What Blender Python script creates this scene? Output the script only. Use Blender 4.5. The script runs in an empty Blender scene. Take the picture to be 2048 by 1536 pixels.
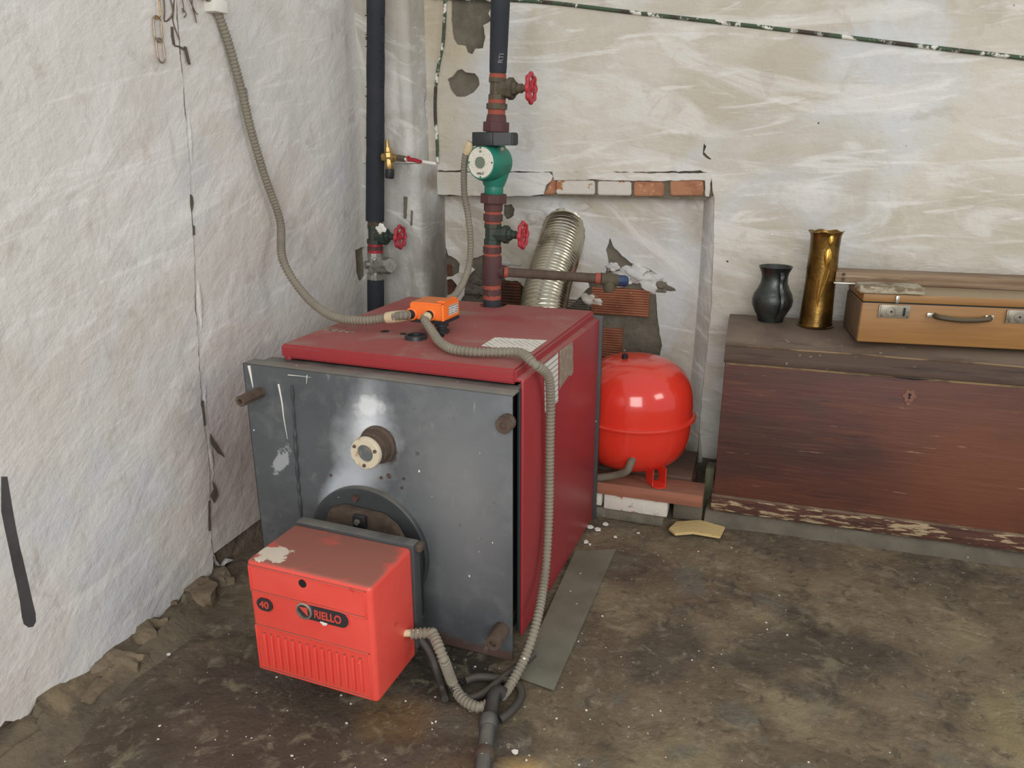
import bpy, bmesh, math, random
from mathutils import Vector, Matrix, noise as mnoise
random.seed(7)
S = bpy.context.scene
COL = S.collection
# ------------------------------------------------------------------ camera
FPX, CX, CY, CAMH = 1500.0, 1024.0, 768.0, 1.2
PIT, YAW = math.radians(17.7), math.radians(21.0)
FW = Vector((-math.sin(YAW)*math.cos(PIT), math.cos(YAW)*math.cos(PIT), -math.sin(PIT)))
RT = Vector((math.cos(YAW), math.sin(YAW), 0))
UP = RT.cross(FW)
O = Vector((0, 0, CAMH))
cam = bpy.data.cameras.new('camera'); co = bpy.data.objects.new('camera', cam); COL.objects.link(co)
cam.sensor_width = 36; cam.lens = FPX/2048*36; cam.clip_start = 0.05
co.matrix_world = Matrix(((RT.x, UP.x, -FW.x, O.x), (RT.y, UP.y, -FW.y, O.y), (RT.z, UP.z, -FW.z, O.z), (0, 0, 0, 1)))
S.camera = co
# ------------------------------------------------------------------ light
W = bpy.data.worlds.new('world'); S.world = W; W.use_nodes = True
W.node_tree.nodes['Background'].inputs[0].default_value = (0.90, 0.94, 1.0, 1)
W.node_tree.nodes['Background'].inputs[1].default_value = 0.62
def area(name, loc, target, sx, sy, power, color):
    l = bpy.data.lights.new(name, 'AREA'); l.shape = 'RECTANGLE'; l.size = sx; l.size_y = sy; l.energy = power; l.color = color
    o = bpy.data.objects.new(name, l); COL.objects.link(o); o.location = loc
    o.rotation_euler = (Vector(target)-Vector(loc)).to_track_quat('-Z', 'Y').to_euler(); return o
area('doorway_daylight', (0.5, -1.7, 1.7), (-0.9, 2.0, 0.7), 1.7, 2.0, 80, (1.0, 0.975, 0.94))
area('window_daylight', (2.9, 0.6, 2.3), (-0.8, 2.1, 0.5), 1.2, 0.9, 26, (1.0, 0.95, 0.88))
S.view_settings.view_transform = 'Standard'; S.view_settings.look = 'None'
S.view_settings.exposure = 0.0; S.view_settings.gamma = 1.0; S.view_settings.use_curve_mapping = False
# ------------------------------------------------------------------ measuring helpers (photo pixel -> point on a real plane)
def ray(x, y): return FW + RT*((x-CX)/FPX) - UP*((y-CY)/FPX)
def az(x, y, z): r = ray(x, y); return O + r*((z-CAMH)/r.z)
def ay(x, y, Y): r = ray(x, y); return O + r*(Y/r.y)
def ax(x, y, X): r = ray(x, y); return O + r*(X/r.x)
def dist(p): return (Vector(p)-O).dot(FW)
# ------------------------------------------------------------------ materials
def lin(c):
    return tuple(((v/255)/12.92 if v/255 <= .04045 else ((v/255+.055)/1.055)**2.4) for v in c) + (1,)
MATS = {}
def M(name, base, rough=.6, metal=0.0, layers=(), bump=(), spec=None, coat=0):
    if name in MATS: return MATS[name]
    m = bpy.data.materials.new(name); m.use_nodes = True; MATS[name] = m
    t = m.node_tree; N = t.nodes; L = t.links; bs = N['Principled BSDF']
    bs.inputs['Roughness'].default_value = rough; bs.inputs['Metallic'].default_value = metal
    if spec is not None: bs.inputs['Specular IOR Level'].default_value = spec
    if coat: bs.inputs['Coat Weight'].default_value = coat; bs.inputs['Coat Roughness'].default_value = .08
    tc = N.new('ShaderNodeTexCoord')
    def nz(scale, stretch=None, rot=None, detail=8, dist=0, off=0, rg=.6):
        n = N.new('ShaderNodeTexNoise'); n.inputs['Scale'].default_value = scale; n.inputs['Detail'].default_value = detail
        n.inputs['Distortion'].default_value = dist; n.inputs['Roughness'].default_value = rg
        mp = N.new('ShaderNodeMapping'); L.new(tc.outputs['Object'], mp.inputs[0])
        if rot: mp.vector_type = 'TEXTURE'; mp.inputs['Rotation'].default_value = [math.radians(a) for a in rot]
        if stretch: mp.inputs['Scale'].default_value = stretch if not rot else [1/s for s in stretch]
        mp.inputs['Location'].default_value = (off, off*.7, off*.3)
        L.new(mp.outputs[0], n.inputs['Vector']); return n.outputs['Fac']
    def mr(v, lo, hi, a=0., b=1.):
        r = N.new('ShaderNodeMapRange'); r.inputs[1].default_value = lo; r.inputs[2].default_value = hi
        r.inputs[3].default_value = a; r.inputs[4].default_value = b; L.new(v, r.inputs[0]); return r.outputs[0]
    def ma(op, a, b=None):
        r = N.new('ShaderNodeMath'); r.operation = op
        for i, v in enumerate((a, b)):
            if v is None: continue
            if isinstance(v, (int, float)): r.inputs[i].default_value = v
            else: L.new(v, r.inputs[i])
        return r.outputs[0]
    def mix(f, a, b):
        r = N.new('ShaderNodeMix'); r.data_type = 'RGBA'; L.new(f, r.inputs[0])
        for k, v in ((6, a), (7, b)):
            if isinstance(v, tuple): r.inputs[k].default_value = v
            else: L.new(v, r.inputs[k])
        return r.outputs[2]
    cur = lin(base)
    for i, l in enumerate(layers):
        k, d = l[0], l[1]
        col = lin(d['c'])
        amt = d.get('a', 1.0)
        if k == 'n': f = mr(nz(d.get('s', 5), d.get('st'), d.get('rot'), off=i*3.1+d.get('off', 0), dist=d.get('d', 0), detail=d.get('de', 8)), d['lo'], d['hi'])
        elif k == 'sp':
            v = N.new('ShaderNodeTexVoronoi'); v.inputs['Scale'].default_value = d['s']
            mp = N.new('ShaderNodeMapping'); mp.inputs['Scale'].default_value = d.get('st', (1, 1, 1)); L.new(tc.outputs['Object'], mp.inputs[0]); L.new(mp.outputs[0], v.inputs['Vector'])
            sep = N.new('ShaderNodeSeparateColor'); L.new(v.outputs['Color'], sep.inputs[0])
            sz = ma('MULTIPLY', ma('POWER', sep.outputs[0], 4.0), d['r'])
            f = ma('LESS_THAN', v.outputs['Distance'], sz)
            if 'p' in d: f = ma('MULTIPLY', f, mr(nz(d['p'], off=9), .5, .6))
        elif k == 'up':
            g = N.new('ShaderNodeNewGeometry'); sx = N.new('ShaderNodeSeparateXYZ'); L.new(g.outputs['Normal'], sx.inputs[0])
            f = ma('MULTIPLY', mr(sx.outputs[2], .45, .9), mr(nz(d.get('s', 6), off=i, dist=.5), d.get('lo', .3), d.get('hi', .6)))
        elif k == 'b':
            mp = N.new('ShaderNodeMapping'); mp.vector_type = 'TEXTURE'; L.new(tc.outputs['Object'], mp.inputs[0])
            mp.inputs['Location'].default_value = d['p']; mp.inputs['Scale'].default_value = d['r']
            if 'rot' in d: mp.inputs['Rotation'].default_value = [math.radians(a) for a in d['rot']]
            ln = N.new('ShaderNodeVectorMath'); ln.operation = 'LENGTH'; L.new(mp.outputs[0], ln.inputs[0])
            v = ma('ADD', ln.outputs['Value'], ma('MULTIPLY', ma('SUBTRACT', nz(d.get('s', 12), off=i*2, st=None) if 0 else nz(d.get('s', 12), off=i*2), .5), d.get('n', 1.2)))
            f = mr(v, 1.0, 1.0-d.get('e', .15))
        elif k == 'w':
            w = N.new('ShaderNodeTexWave'); w.bands_direction = d.get('dir', 'Z'); w.inputs['Scale'].default_value = d['s']; w.inputs['Distortion'].default_value = d.get('d', 0)
            L.new(tc.outputs['Object'], w.inputs[0]); f = mr(w.outputs['Fac'], d['lo'], d['hi'])
            if 'br' in d: f = ma('MULTIPLY', f, mr(nz(d['br'], off=3), .45, .5))
        if amt != 1.0: f = ma('MULTIPLY', f, amt)
        cur = mix(f, cur, col)
        if 'rg' in d:
            pr = bs.inputs['Roughness']
            r = N.new('ShaderNodeMix'); r.data_type = 'FLOAT'; L.new(f, r.inputs[0])
            if pr.links: L.new(pr.links[0].from_socket, r.inputs[2])
            else: r.inputs[2].default_value = rough
            r.inputs[3].default_value = d['rg']; L.new(r.outputs[0], pr)
        if 'mt' in d:
            L.new(mr(f, 0, 1, metal, d['mt']), bs.inputs['Metallic'])
    if isinstance(cur, tuple): bs.inputs['Base Color'].default_value = cur
    else: L.new(cur, bs.inputs['Base Color'])
    prev = None
    for i, b in enumerate(bump):
        n = N.new('ShaderNodeBump'); n.inputs['Strength'].default_value = b.get('k', .5); n.inputs['Distance'].default_value = b.get('d', .01)
        L.new(nz(b['s'], b.get('st'), b.get('rot'), off=i*5, dist=b.get('w', 0), detail=b.get('de', 8)), n.inputs['Height'])
        if prev: L.new(prev, n.inputs['Normal'])
        prev = n.outputs[0]
    if prev: L.new(prev, bs.inputs['Normal'])
    return m
WHITE = (222, 219, 210)
def plaster(name, rot, base=(214, 210, 199), warm=(196, 189, 174), k=1.0, extra=()):
    return M(name, base, .9, layers=[
        ('n', dict(s=1.5, lo=.44, hi=.60, c=warm, a=.8*k, d=1.2)),
        ('n', dict(s=3.1, lo=.52, hi=.60, c=warm, a=.45*k, d=.6, off=9)),
        ('n', dict(s=1.3, lo=.5, hi=.62, c=(205, 208, 209), a=.8, d=.8, off=4)),
        ('n', dict(s=1.1, st=(1, 1, 4.5), rot=rot, lo=.52, hi=.60, c=(224, 222, 216), a=.6, d=1.6)),
        ('n', dict(s=2.6, st=(1, 1, 7), rot=(rot[0]*.4, rot[1]*.4-8, 0), lo=.56, hi=.66, c=(233, 231, 226), a=.55, d=1.4, off=7)),
        ('n', dict(s=8, lo=.60, hi=.66, c=(178, 170, 156), a=.35, off=2, d=.5)),
        *extra,
        ('sp', dict(s=18, r=.05, c=(120, 108, 92), p=3.0)),
        ('sp', dict(s=30, r=.08, c=(238, 236, 230), p=4.0))],
        bump=[dict(s=2.2, k=.5, d=.05), dict(s=4.5, st=(1, 1, 4), rot=rot, k=.22, d=.02, w=1.2), dict(s=22, k=.22, d=.008), dict(s=90, k=.12, d=.003)], spec=.2)
P_LEFT = plaster('whitewash_left', (40, 0, 0), (213, 210, 203), (201, 196, 187), extra=[('b', dict(p=(-1.5, 1.72, .25), r=(.3, .36, .42), s=5, n=1.3, e=.85, c=(166, 154, 148), a=.7)), ('b', dict(p=(-1.53, 2.2, .6), r=(.3, .3, .5), s=5, n=1.3, e=.8, c=(184, 176, 168), a=.6)), ('n', dict(s=14, st=(1, 1, .25), lo=.62, hi=.7, c=(176, 164, 152), a=.35, off=21))])
P_BACK = plaster('whitewash_back', (0, 8, 0), (208, 203, 190), (189, 181, 164), extra=[('b', dict(p=(-1.27, 2.68, 1.65), r=(.15, .3, .62), s=6, n=1.2, e=.7, c=(186, 174, 148), a=.75))])
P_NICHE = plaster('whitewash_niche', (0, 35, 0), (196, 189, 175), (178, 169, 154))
P_COL = plaster('whitewash_column', (0, 80, 0), (192, 189, 181), (172, 166, 155))
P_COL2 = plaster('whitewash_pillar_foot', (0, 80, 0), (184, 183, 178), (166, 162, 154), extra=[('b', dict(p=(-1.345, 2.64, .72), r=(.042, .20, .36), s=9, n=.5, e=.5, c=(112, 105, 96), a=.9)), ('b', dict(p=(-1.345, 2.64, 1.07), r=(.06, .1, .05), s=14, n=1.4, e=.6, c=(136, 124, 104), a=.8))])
MORTAR = M('rough_mortar', (126, 117, 101), .95, layers=[('n', dict(s=9, lo=.4, hi=.65, c=(98, 90, 76), d=.5)), ('n', dict(s=30, lo=.55, hi=.7, c=(150, 141, 123), a=.7)),
    ('sp', dict(s=45, r=.16, c=(225, 222, 212), p=5))], bump=[dict(s=18, k=.8, d=.02), dict(s=90, k=.5, d=.006)])
CEMENT = M('grey_cement', (116, 109, 96), .95, layers=[('n', dict(s=12, lo=.4, hi=.7, c=(84, 80, 68))), ('n', dict(s=40, lo=.6, hi=.7, c=(130, 126, 112), a=.6)),
    ('sp', dict(s=40, r=.12, c=(225, 222, 212)))], bump=[dict(s=25, k=.7, d=.012), dict(s=110, k=.4, d=.004)])
CLAY = M('clay', (164, 104, 76), .9, layers=[('n', dict(s=14, lo=.4, hi=.7, c=(132, 78, 54))), ('n', dict(s=30, lo=.62, hi=.72, c=(176, 140, 112), a=.5)), ('sp', dict(s=60, r=.16, c=(215, 208, 195), p=8))],
    bump=[dict(s=60, k=.4, d=.004)])
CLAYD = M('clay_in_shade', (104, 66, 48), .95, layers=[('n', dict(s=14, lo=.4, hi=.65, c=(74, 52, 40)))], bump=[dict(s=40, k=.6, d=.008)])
ORBRICK = M('orange_brick', (174, 124, 92), .9, layers=[('n', dict(s=20, lo=.45, hi=.7, c=(150, 100, 72))), ('n', dict(s=55, lo=.58, hi=.66, c=(206, 160, 118), a=.7)), ('sp', dict(s=50, r=.2, c=(228, 222, 210), p=12))],
    bump=[dict(s=45, k=.5, d=.005)])
WBRICK = M('whitewashed_brick', (206, 200, 188), .9, layers=[('n', dict(s=18, lo=.6, hi=.64, c=(170, 112, 76))), ('n', dict(s=34, lo=.62, hi=.7, c=(120, 108, 92), a=.8))], bump=[dict(s=30, k=.6, d=.006)])
FLOOR = M('old_concrete', (120, 106, 84), .78, layers=[
    ('n', dict(s=2.0, lo=.42, hi=.58, c=(86, 76, 61), a=.75, d=.4)),
    ('n', dict(s=3.0, lo=.52, hi=.64, c=(136, 123, 96), a=.8, d=.3, off=5)),
    ('n', dict(s=5.5, lo=.52, hi=.66, c=(66, 60, 52), a=.8, d=.3, off=11)),
    ('n', dict(s=7, lo=.55, hi=.66, c=(104, 101, 90), a=.8, d=.3, off=2)),
    ('b', dict(p=(.15, 1.75, 0), r=(.28, .16, 1), rot=(0, 0, 12), s=6, n=1.8, e=.5, c=(70, 62, 52), a=.75)),
    ('b', dict(p=(-.22, 1.62, 0), r=(.13, .2, 1), s=8, n=1.8, e=.5, c=(66, 60, 52), a=.6)),
    ('b', dict(p=(.62, 1.62, 0), r=(.22, .2, 1), s=8, n=1.8, e=.5, c=(148, 134, 98), a=.6)),
    ('b', dict(p=(.3, 1.18, 0), r=(.12, .07, 1), s=12, n=1.8, e=.5, c=(60, 60, 54), a=.7)),
    ('b', dict(p=(.0, 2.2, 0), r=(1.6, .12, 1), s=6, n=.9, e=.8, c=(84, 75, 60), a=.4)),
    ('b', dict(p=(-.95, 1.1, 0), r=(.7, .42, 1), s=5, n=1.3, e=.7, c=(70, 56, 49), a=.8)),
    ('b', dict(p=(-.5, .98, 0), r=(.16, .2, 1), s=9, n=1.2, e=.6, c=(112, 84, 52), a=.6)),
    ('b', dict(p=(-.40, 1.12, 0), r=(.07, .06, 1), s=14, n=.8, e=.6, c=(176, 148, 96), a=.75)),
    ('b', dict(p=(-.72, 1.16, 0), r=(.1, .09, 1), s=12, n=1.0, e=.6, c=(118, 88, 52), a=.6)),
    ('b', dict(p=(-.7, 1.38, 0), r=(.2, .14, 1), s=9, n=1.2, e=.5, c=(46, 42, 38), a=.85)),
    ('n', dict(s=17, lo=.55, hi=.68, c=(146, 136, 112), a=.5, d=.6)),
    ('n', dict(s=24, lo=.57, hi=.66, c=(64, 58, 50), a=.55, d=.8, off=8)),
    ('n', dict(s=60, lo=.6, hi=.72, c=(170, 160, 140), a=.4)),
    ('sp', dict(s=60, r=.13, c=(205, 200, 188), p=6, a=.8)),
    ('sp', dict(s=26, r=.09, c=(48, 44, 38), p=4, st=(1, 2, 1)))],
    bump=[dict(s=5, k=.6, d=.03, w=.5), dict(s=28, k=.55, d=.01), dict(s=120, k=.4, d=.003)], spec=.35)
STONE = M('rubble_stone', (128, 114, 92), .95, layers=[('n', dict(s=12, lo=.4, hi=.65, c=(112, 98, 78))), ('n', dict(s=6, lo=.55, hi=.7, c=(96, 92, 82), a=.8))], bump=[dict(s=22, k=.8, d=.015), dict(s=90, k=.5, d=.004)])
RED = M('boiler_red_enamel', (158, 52, 56), .42, layers=[
    ('n', dict(s=3, lo=.4, hi=.7, c=(140, 54, 58), a=.6)),
    ('up', dict(c=(158, 108, 98), s=3.5, lo=.2, hi=.6, a=.75, rg=.85)), ('up', dict(c=(150, 134, 118), s=5, lo=.54, hi=.66, a=.6, rg=.9)),
    ('n', dict(s=40, st=(1, 1, .15), lo=.66, hi=.72, c=(186, 120, 116), a=.4)),
    ('sp', dict(s=30, r=.05, c=(230, 220, 215)))], bump=[dict(s=2, k=.1, d=.01)])
DOORG = None
DGREY = M('dark_grey_steel', (72, 74, 76), .55, .2, layers=[('n', dict(s=8, lo=.4, hi=.7, c=(60, 62, 64))), ('up', dict(c=(126, 122, 112), s=8, lo=.3, hi=.6, a=.8)), ('sp', dict(s=45, r=.12, c=(225, 222, 212)))], bump=[dict(s=40, k=.15, d=.003)])
BLACKI = M('black_iron', (38, 38, 40), .6, .2, layers=[('n', dict(s=14, lo=.5, hi=.7, c=(58, 54, 50))), ('up', dict(c=(88, 82, 74), s=10, lo=.35, hi=.7, a=.6))], bump=[dict(s=50, k=.3, d=.003)])
RUST = M('rusty_iron', (92, 78, 66), .85, .1, layers=[('n', dict(s=30, lo=.4, hi=.7, c=(74, 58, 48))), ('n', dict(s=18, lo=.6, hi=.7, c=(120, 108, 92), a=.7))], bump=[dict(s=70, k=.5, d=.003)])
BURN = M('burner_red', (228, 84, 72), .4, layers=[
    ('n', dict(s=5, lo=.4, hi=.7, c=(216, 66, 56), a=.7)),
    ('up', dict(c=(122, 88, 74), s=9, lo=.25, hi=.46, a=.85, rg=.9)),
    ('b', dict(p=(-.995, 1.15, .362), r=(.035, .035, .02), s=38, n=2.4, e=.1, c=(204, 190, 172))),
    ('n', dict(s=26, lo=.66, hi=.7, c=(176, 58, 48), a=.6)),
    ('b', dict(p=(-.89, 1.2, .078), r=(.3, .3, .006), s=40, n=1.6, e=.1, c=(104, 66, 52), a=.8)),
    ('sp', dict(s=42, r=.07, c=(235, 215, 205)))], bump=[dict(s=6, k=.1, d=.006), dict(s=80, k=.08, d=.002)])
TANKR = M('tank_red_gloss', (216, 54, 38), .16, layers=[('up', dict(c=(196, 84, 66), s=4, lo=.35, hi=.7, a=.45, rg=.5))], coat=.5)
ORANGE = M('orange_plastic', (248, 122, 46), .45, layers=[('up', dict(c=(190, 118, 62), s=12, lo=.3, hi=.6, a=.7))])
BLACKP = M('black_plastic', (40, 42, 44), .45, layers=[('up', dict(c=(92, 90, 84), s=12, lo=.4, hi=.7, a=.5))])
RUBBER = M('insulation_rubber', (36, 40, 47), .8, layers=[('n', dict(s=12, lo=.5, hi=.75, c=(50, 50, 54))), ('sp', dict(s=26, r=.2, c=(222, 220, 214), p=3, st=(1, 1, .4)))], bump=[dict(s=30, k=.4, d=.006)])
CONDUIT = M('grey_conduit', (136, 129, 113), .7, layers=[('n', dict(s=9, lo=.4, hi=.7, c=(116, 110, 96))), ('sp', dict(s=16, r=.1, c=(232, 230, 222)))], bump=[dict(s=50, k=.1, d=.002)])
HEMPOR = M('orange_seal_ring', (152, 76, 60), .8, bump=[dict(s=60, k=.5, d=.003)])
CRIMSON = M('crimson_paint', (158, 34, 46), .5, layers=[('n', dict(s=40, lo=.6, hi=.66, c=(96, 60, 52), a=.8))], bump=[dict(s=50, k=.3, d=.002)])
WHEEL = M('handwheel_red', (174, 50, 60), .5, layers=[('n', dict(s=70, lo=.62, hi=.68, c=(110, 62, 54), a=.8))])
BROWNI = M('brown_primed_iron', (86, 54, 52), .75, layers=[('n', dict(s=20, lo=.45, hi=.7, c=(66, 48, 46)))], bump=[dict(s=70, k=.3, d=.002)])
OLIVE = M('old_bronze', (92, 84, 66), .75, .1, layers=[('n', dict(s=26, lo=.4, hi=.7, c=(72, 60, 48)))], bump=[dict(s=70, k=.4, d=.003)])
DKGREEN = M('dark_green_valve', (44, 58, 50), .6, layers=[('n', dict(s=26, lo=.45, hi=.7, c=(62, 62, 50)))], bump=[dict(s=60, k=.3, d=.003)])
TEAL = M('pump_green', (32, 118, 98), .45, layers=[('n', dict(s=16, lo=.58, hi=.7, c=(40, 78, 66), a=.8))], bump=[dict(s=90, k=.2, d=.002)])
BRASS = M('brass_fitting', (178, 148, 96), .35, .85, layers=[('n', dict(s=30, lo=.5, hi=.7, c=(120, 100, 66)))])
SILVER = M('nickel_fitting', (176, 176, 168), .35, .8, layers=[('n', dict(s=30, lo=.5, hi=.7, c=(112, 110, 100)))], bump=[dict(s=50, k=.3, d=.003)])
ALU = M('aluminium_duct', (206, 198, 178), .24, 1.0, layers=[('n', dict(s=10, lo=.5, hi=.75, c=(128, 114, 88))), ('sp', dict(s=30, r=.22, c=(226, 222, 210), p=6, mt=0.0, rg=.9))], bump=[dict(s=16, k=.15, d=.01)])
DIAL = M('dial_plate', (222, 218, 204), .5, layers=[('sp', dict(s=260, r=.5, c=(120, 118, 112), st=(1, 1, 2.5)))])
DARK = M('near_black', (20, 20, 22), .7)
PAPER = M('label_paper', (222, 216, 202), .8, layers=[('w', dict(s=34, dir='DIAGONAL', lo=.75, hi=.9, c=(120, 120, 116), a=.6, br=30))])
PAPER2 = M('label_printed', (218, 213, 204), .8, layers=[('w', dict(s=22, dir='Z', lo=.86, hi=.93, c=(90, 92, 94), a=.8))])
SACK = M('torn_label_backing', (142, 126, 110), .9, layers=[('n', dict(s=60, lo=.5, hi=.7, c=(176, 164, 146), a=.8))], bump=[dict(s=120, k=.4, d=.003)])
CHESTF = M('worn_red_brown_wood', (94, 54, 42), .6, layers=[
    ('n', dict(s=2.5, st=(.6, .6, 2), lo=.42, hi=.62, c=(72, 44, 38), d=.5)),
    ('n', dict(s=14, st=(.3, .3, 5), lo=.55, hi=.68, c=(108, 66, 48), a=.7)),
    ('n', dict(s=10, st=(.4, .4, 4), lo=.60, hi=.68, c=(58, 38, 32), a=.8, off=4)),
    ('n', dict(s=2.2, lo=.56, hi=.64, c=(72, 52, 44), a=.7, off=2)),
    ('b', dict(p=(.62, 2.38, .27), r=(.42, .3, .3), s=3, n=1.2, e=.8, c=(122, 72, 48), a=.7)),
    ('n', dict(s=26, st=(.25, .25, 6), lo=.68, hi=.72, c=(190, 164, 132), a=.8, off=9))], bump=[dict(s=16, st=(.3, .3, 5), k=.3, d=.006)])
CHESTL = M('worn_dark_wood', (84, 66, 56), .7, layers=[
    ('up', dict(c=(118, 102, 86), s=4, lo=.2, hi=.6, a=.9)),
    ('n', dict(s=14, st=(.3, .3, 4), lo=.55, hi=.68, c=(62, 48, 42), a=.8)),
    ('n', dict(s=30, lo=.66, hi=.7, c=(160, 144, 118), a=.6))], bump=[dict(s=16, st=(.3, 3, 3), k=.3, d=.005)])
CHESTM = M('peeling_moulding', (84, 52, 40), .8, layers=[('n', dict(s=42, st=(.35, 1, 2.4), lo=.53, hi=.57, c=(168, 148, 116))), ('n', dict(s=18, st=(.4, 1, 2.5), lo=.56, hi=.6, c=(70, 42, 34), off=5)),
    ('up', dict(c=(126, 110, 88), s=8, lo=.2, hi=.5, a=.8))], bump=[dict(s=26, st=(.3, 1, 3), k=.6, d=.008)])
EDGEW = M('bare_wood_edge', (142, 118, 84), .8, layers=[('n', dict(s=20, st=(.3, 1, 1), lo=.45, hi=.55, c=(92, 72, 54)))])
KERB = M('kerb_concrete', (104, 97, 84), .9, layers=[('n', dict(s=7, lo=.4, hi=.7, c=(80, 75, 66))), ('sp', dict(s=40, r=.12, c=(205, 200, 188)))], bump=[dict(s=20, k=.6, d=.015)])
SUIT = M('varnished_case', (154, 112, 62), .5, layers=[('n', dict(s=10, st=(.3, .3, 6), lo=.45, hi=.7, c=(140, 98, 52))), ('up', dict(c=(150, 132, 104), s=6, lo=.1, hi=.3))], bump=[dict(s=40, st=(.3, .3, 6), k=.1, d=.002)])
SUITE = M('case_side', (112, 90, 66), .8, layers=[('n', dict(s=14, lo=.4, hi=.7, c=(92, 74, 54)))])
BOARD = M('grey_board', (146, 124, 100), .85, layers=[('n', dict(s=9, st=(.25, 2, 5), lo=.45, hi=.65, c=(116, 92, 70))), ('n', dict(s=12, st=(.25, 2, 4), lo=.6, hi=.68, c=(178, 162, 138), a=.8, off=3))], bump=[dict(s=14, st=(.25, 2, 5), k=.4, d=.006)])
FLAKY = M('flaky_whitewash_wood', (176, 166, 144), .9, layers=[('n', dict(s=30, st=(.5, 1, 1.5), lo=.5, hi=.58, c=(124, 108, 84)))], bump=[dict(s=40, k=.9, d=.01)])
STEEL = M('dull_steel', (150, 144, 130), .45, .6, layers=[('n', dict(s=50, lo=.5, hi=.7, c=(104, 92, 76)))])
PEWTER = M('dark_pewter', (82, 86, 82), .38, .75, layers=[('n', dict(s=14, lo=.45, hi=.65, c=(52, 54, 52)))], bump=[dict(s=20, k=.3, d=.01), dict(s=120, k=.2, d=.002)])
BRASSV = M('tarnished_brass', (150, 116, 58), .3, .9, layers=[('n', dict(s=9, lo=.45, hi=.65, c=(88, 66, 34)))], bump=[dict(s=110, k=.3, d=.002)])
PLANK = M('reddish_plank', (152, 98, 74), .75, layers=[('n', dict(s=10, st=(.3, 1, 5), lo=.45, hi=.7, c=(128, 78, 60))), ('up', dict(c=(112, 84, 70), s=6, lo=.3, hi=.6))], bump=[dict(s=20, st=(.3, 1, 4), k=.2, d=.004)])
FOAM = M('yellow_foam', (204, 180, 124), .95, layers=[('n', dict(s=60, lo=.6, hi=.7, c=(170, 138, 84))), ('n', dict(s=7, lo=.5, hi=.7, c=(188, 162, 108)))], bump=[dict(s=80, k=.5, d=.004)])
SHEET = M('weathered_sheet', (122, 123, 108), .5, .1, layers=[('n', dict(s=6, lo=.4, hi=.65, c=(102, 100, 86))), ('sp', dict(s=30, r=.1, c=(210, 210, 200)))])
CHIP = M('white_paint_chip', (226, 223, 214), .8)
WIRE = M('rusty_wire', (116, 98, 84), .6, .5)
CHAINM = M('chain_metal', (170, 148, 128), .35, .8)
STRAP = M('dark_metal_strap', (88, 86, 88), .6, .2, layers=[('n', dict(s=14, lo=.4, hi=.7, c=(74, 72, 74)))], bump=[dict(s=50, k=.2, d=.002)])
GREENC = M('green_painted_pipe', (66, 84, 62), .7, layers=[('n', dict(s=26, lo=.54, hi=.58, c=(222, 219, 208))), ('n', dict(s=14, lo=.5, hi=.6, c=(62, 52, 44), off=6))])
BLUECAP = M('blue_cap', (44, 62, 96), .5)
WGREY = M('door_print_red', (206, 76, 64), .5)
EMBL = M('emblem_black', (52, 46, 50), .5)
CHROME = M('chrome_ring', (196, 192, 180), .3, .8)
HOSEB = M('black_hose', (58, 54, 50), .65, layers=[('up', dict(c=(96, 86, 74), s=10, lo=.3, hi=.7, a=.6))])
CORR = M('pipe_wrap_dull', (112, 104, 88), .85, bump=[dict(s=60, k=.5, d=.004)])
LENS = M('smoked_glass', (92, 98, 98), .15, layers=[('n', dict(s=50, lo=.5, hi=.7, c=(132, 124, 112)))])
TAPE = M('aged_tape', (204, 186, 150), .7, bump=[dict(s=60, k=.6, d=.004)])
TEALS = M('teal_seal_strip', (58, 80, 82), .6)
# ------------------------------------------------------------------ object helpers
def link(me, name, mat, parent=None, smooth=None):
    o = bpy.data.objects.new(name, me); COL.objects.link(o)
    if mat: me.materials.append(mat)
    if smooth is not None:
        for p in me.polygons: p.use_smooth = True
        me.set_sharp_from_angle(angle=math.radians(smooth))
    if parent is not None:
        o.parent = parent
        if parent.type == 'EMPTY': o.matrix_parent_inverse = Matrix.Translation(-Vector(parent.location))
    return o
def tag(o, label=None, cat=None, group=None, kind=None):
    if label: o['label'] = label
    if cat: o['category'] = cat
    if group: o['group'] = group
    if kind: o['kind'] = kind
    return o
def thing(name, loc, label, cat, group=None):
    o = bpy.data.objects.new(name, None); COL.objects.link(o); o.location = loc; o.empty_display_size = .05
    return tag(o, label, cat, group)
def struct(o): o['kind'] = 'structure'; return o
def frombm(bm, name, mat, parent=None, smooth=None):
    bmesh.ops.recalc_face_normals(bm, faces=bm.faces)
    me = bpy.data.meshes.new(name); bm.to_mesh(me); bm.free(); return link(me, name, mat, parent, smooth)
def addbox(bm, a, b, bev=0, rot=0, piv=None, seg=2):
    a, b = Vector(a), Vector(b); c = (a+b)/2; d = b-a
    t = bmesh.new(); bmesh.ops.create_cube(t, size=1)
    bmesh.ops.scale(t, vec=(abs(d.x), abs(d.y), abs(d.z)), verts=t.verts)
    if bev: bmesh.ops.bevel(t, geom=list(t.edges), offset=bev, segments=seg, affect='EDGES', profile=.5)
    bmesh.ops.translate(t, vec=c, verts=t.verts)
    if rot:
        p = Vector(piv) if piv is not None else c
        bmesh.ops.rotate(t, cent=p, matrix=Matrix.Rotation(rot, 3, 'Z'), verts=t.verts)
    me = bpy.data.meshes.new('t'); t.to_mesh(me); t.free(); bm.from_mesh(me); bpy.data.meshes.remove(me)
def box(name, a, b, mat, parent=None, bev=.002, rot=0, piv=None, seg=2):
    bm = bmesh.new(); addbox(bm, a, b, bev, rot, piv, seg); return frombm(bm, name, mat, parent, 40)
def frame_of(d):
    d = Vector(d).normalized(); u = d.cross(Vector((0, 0, 1)))
    if u.length < .1: u = d.cross(Vector((1, 0, 0)))
    u.normalize(); return d, u, d.cross(u)
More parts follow.
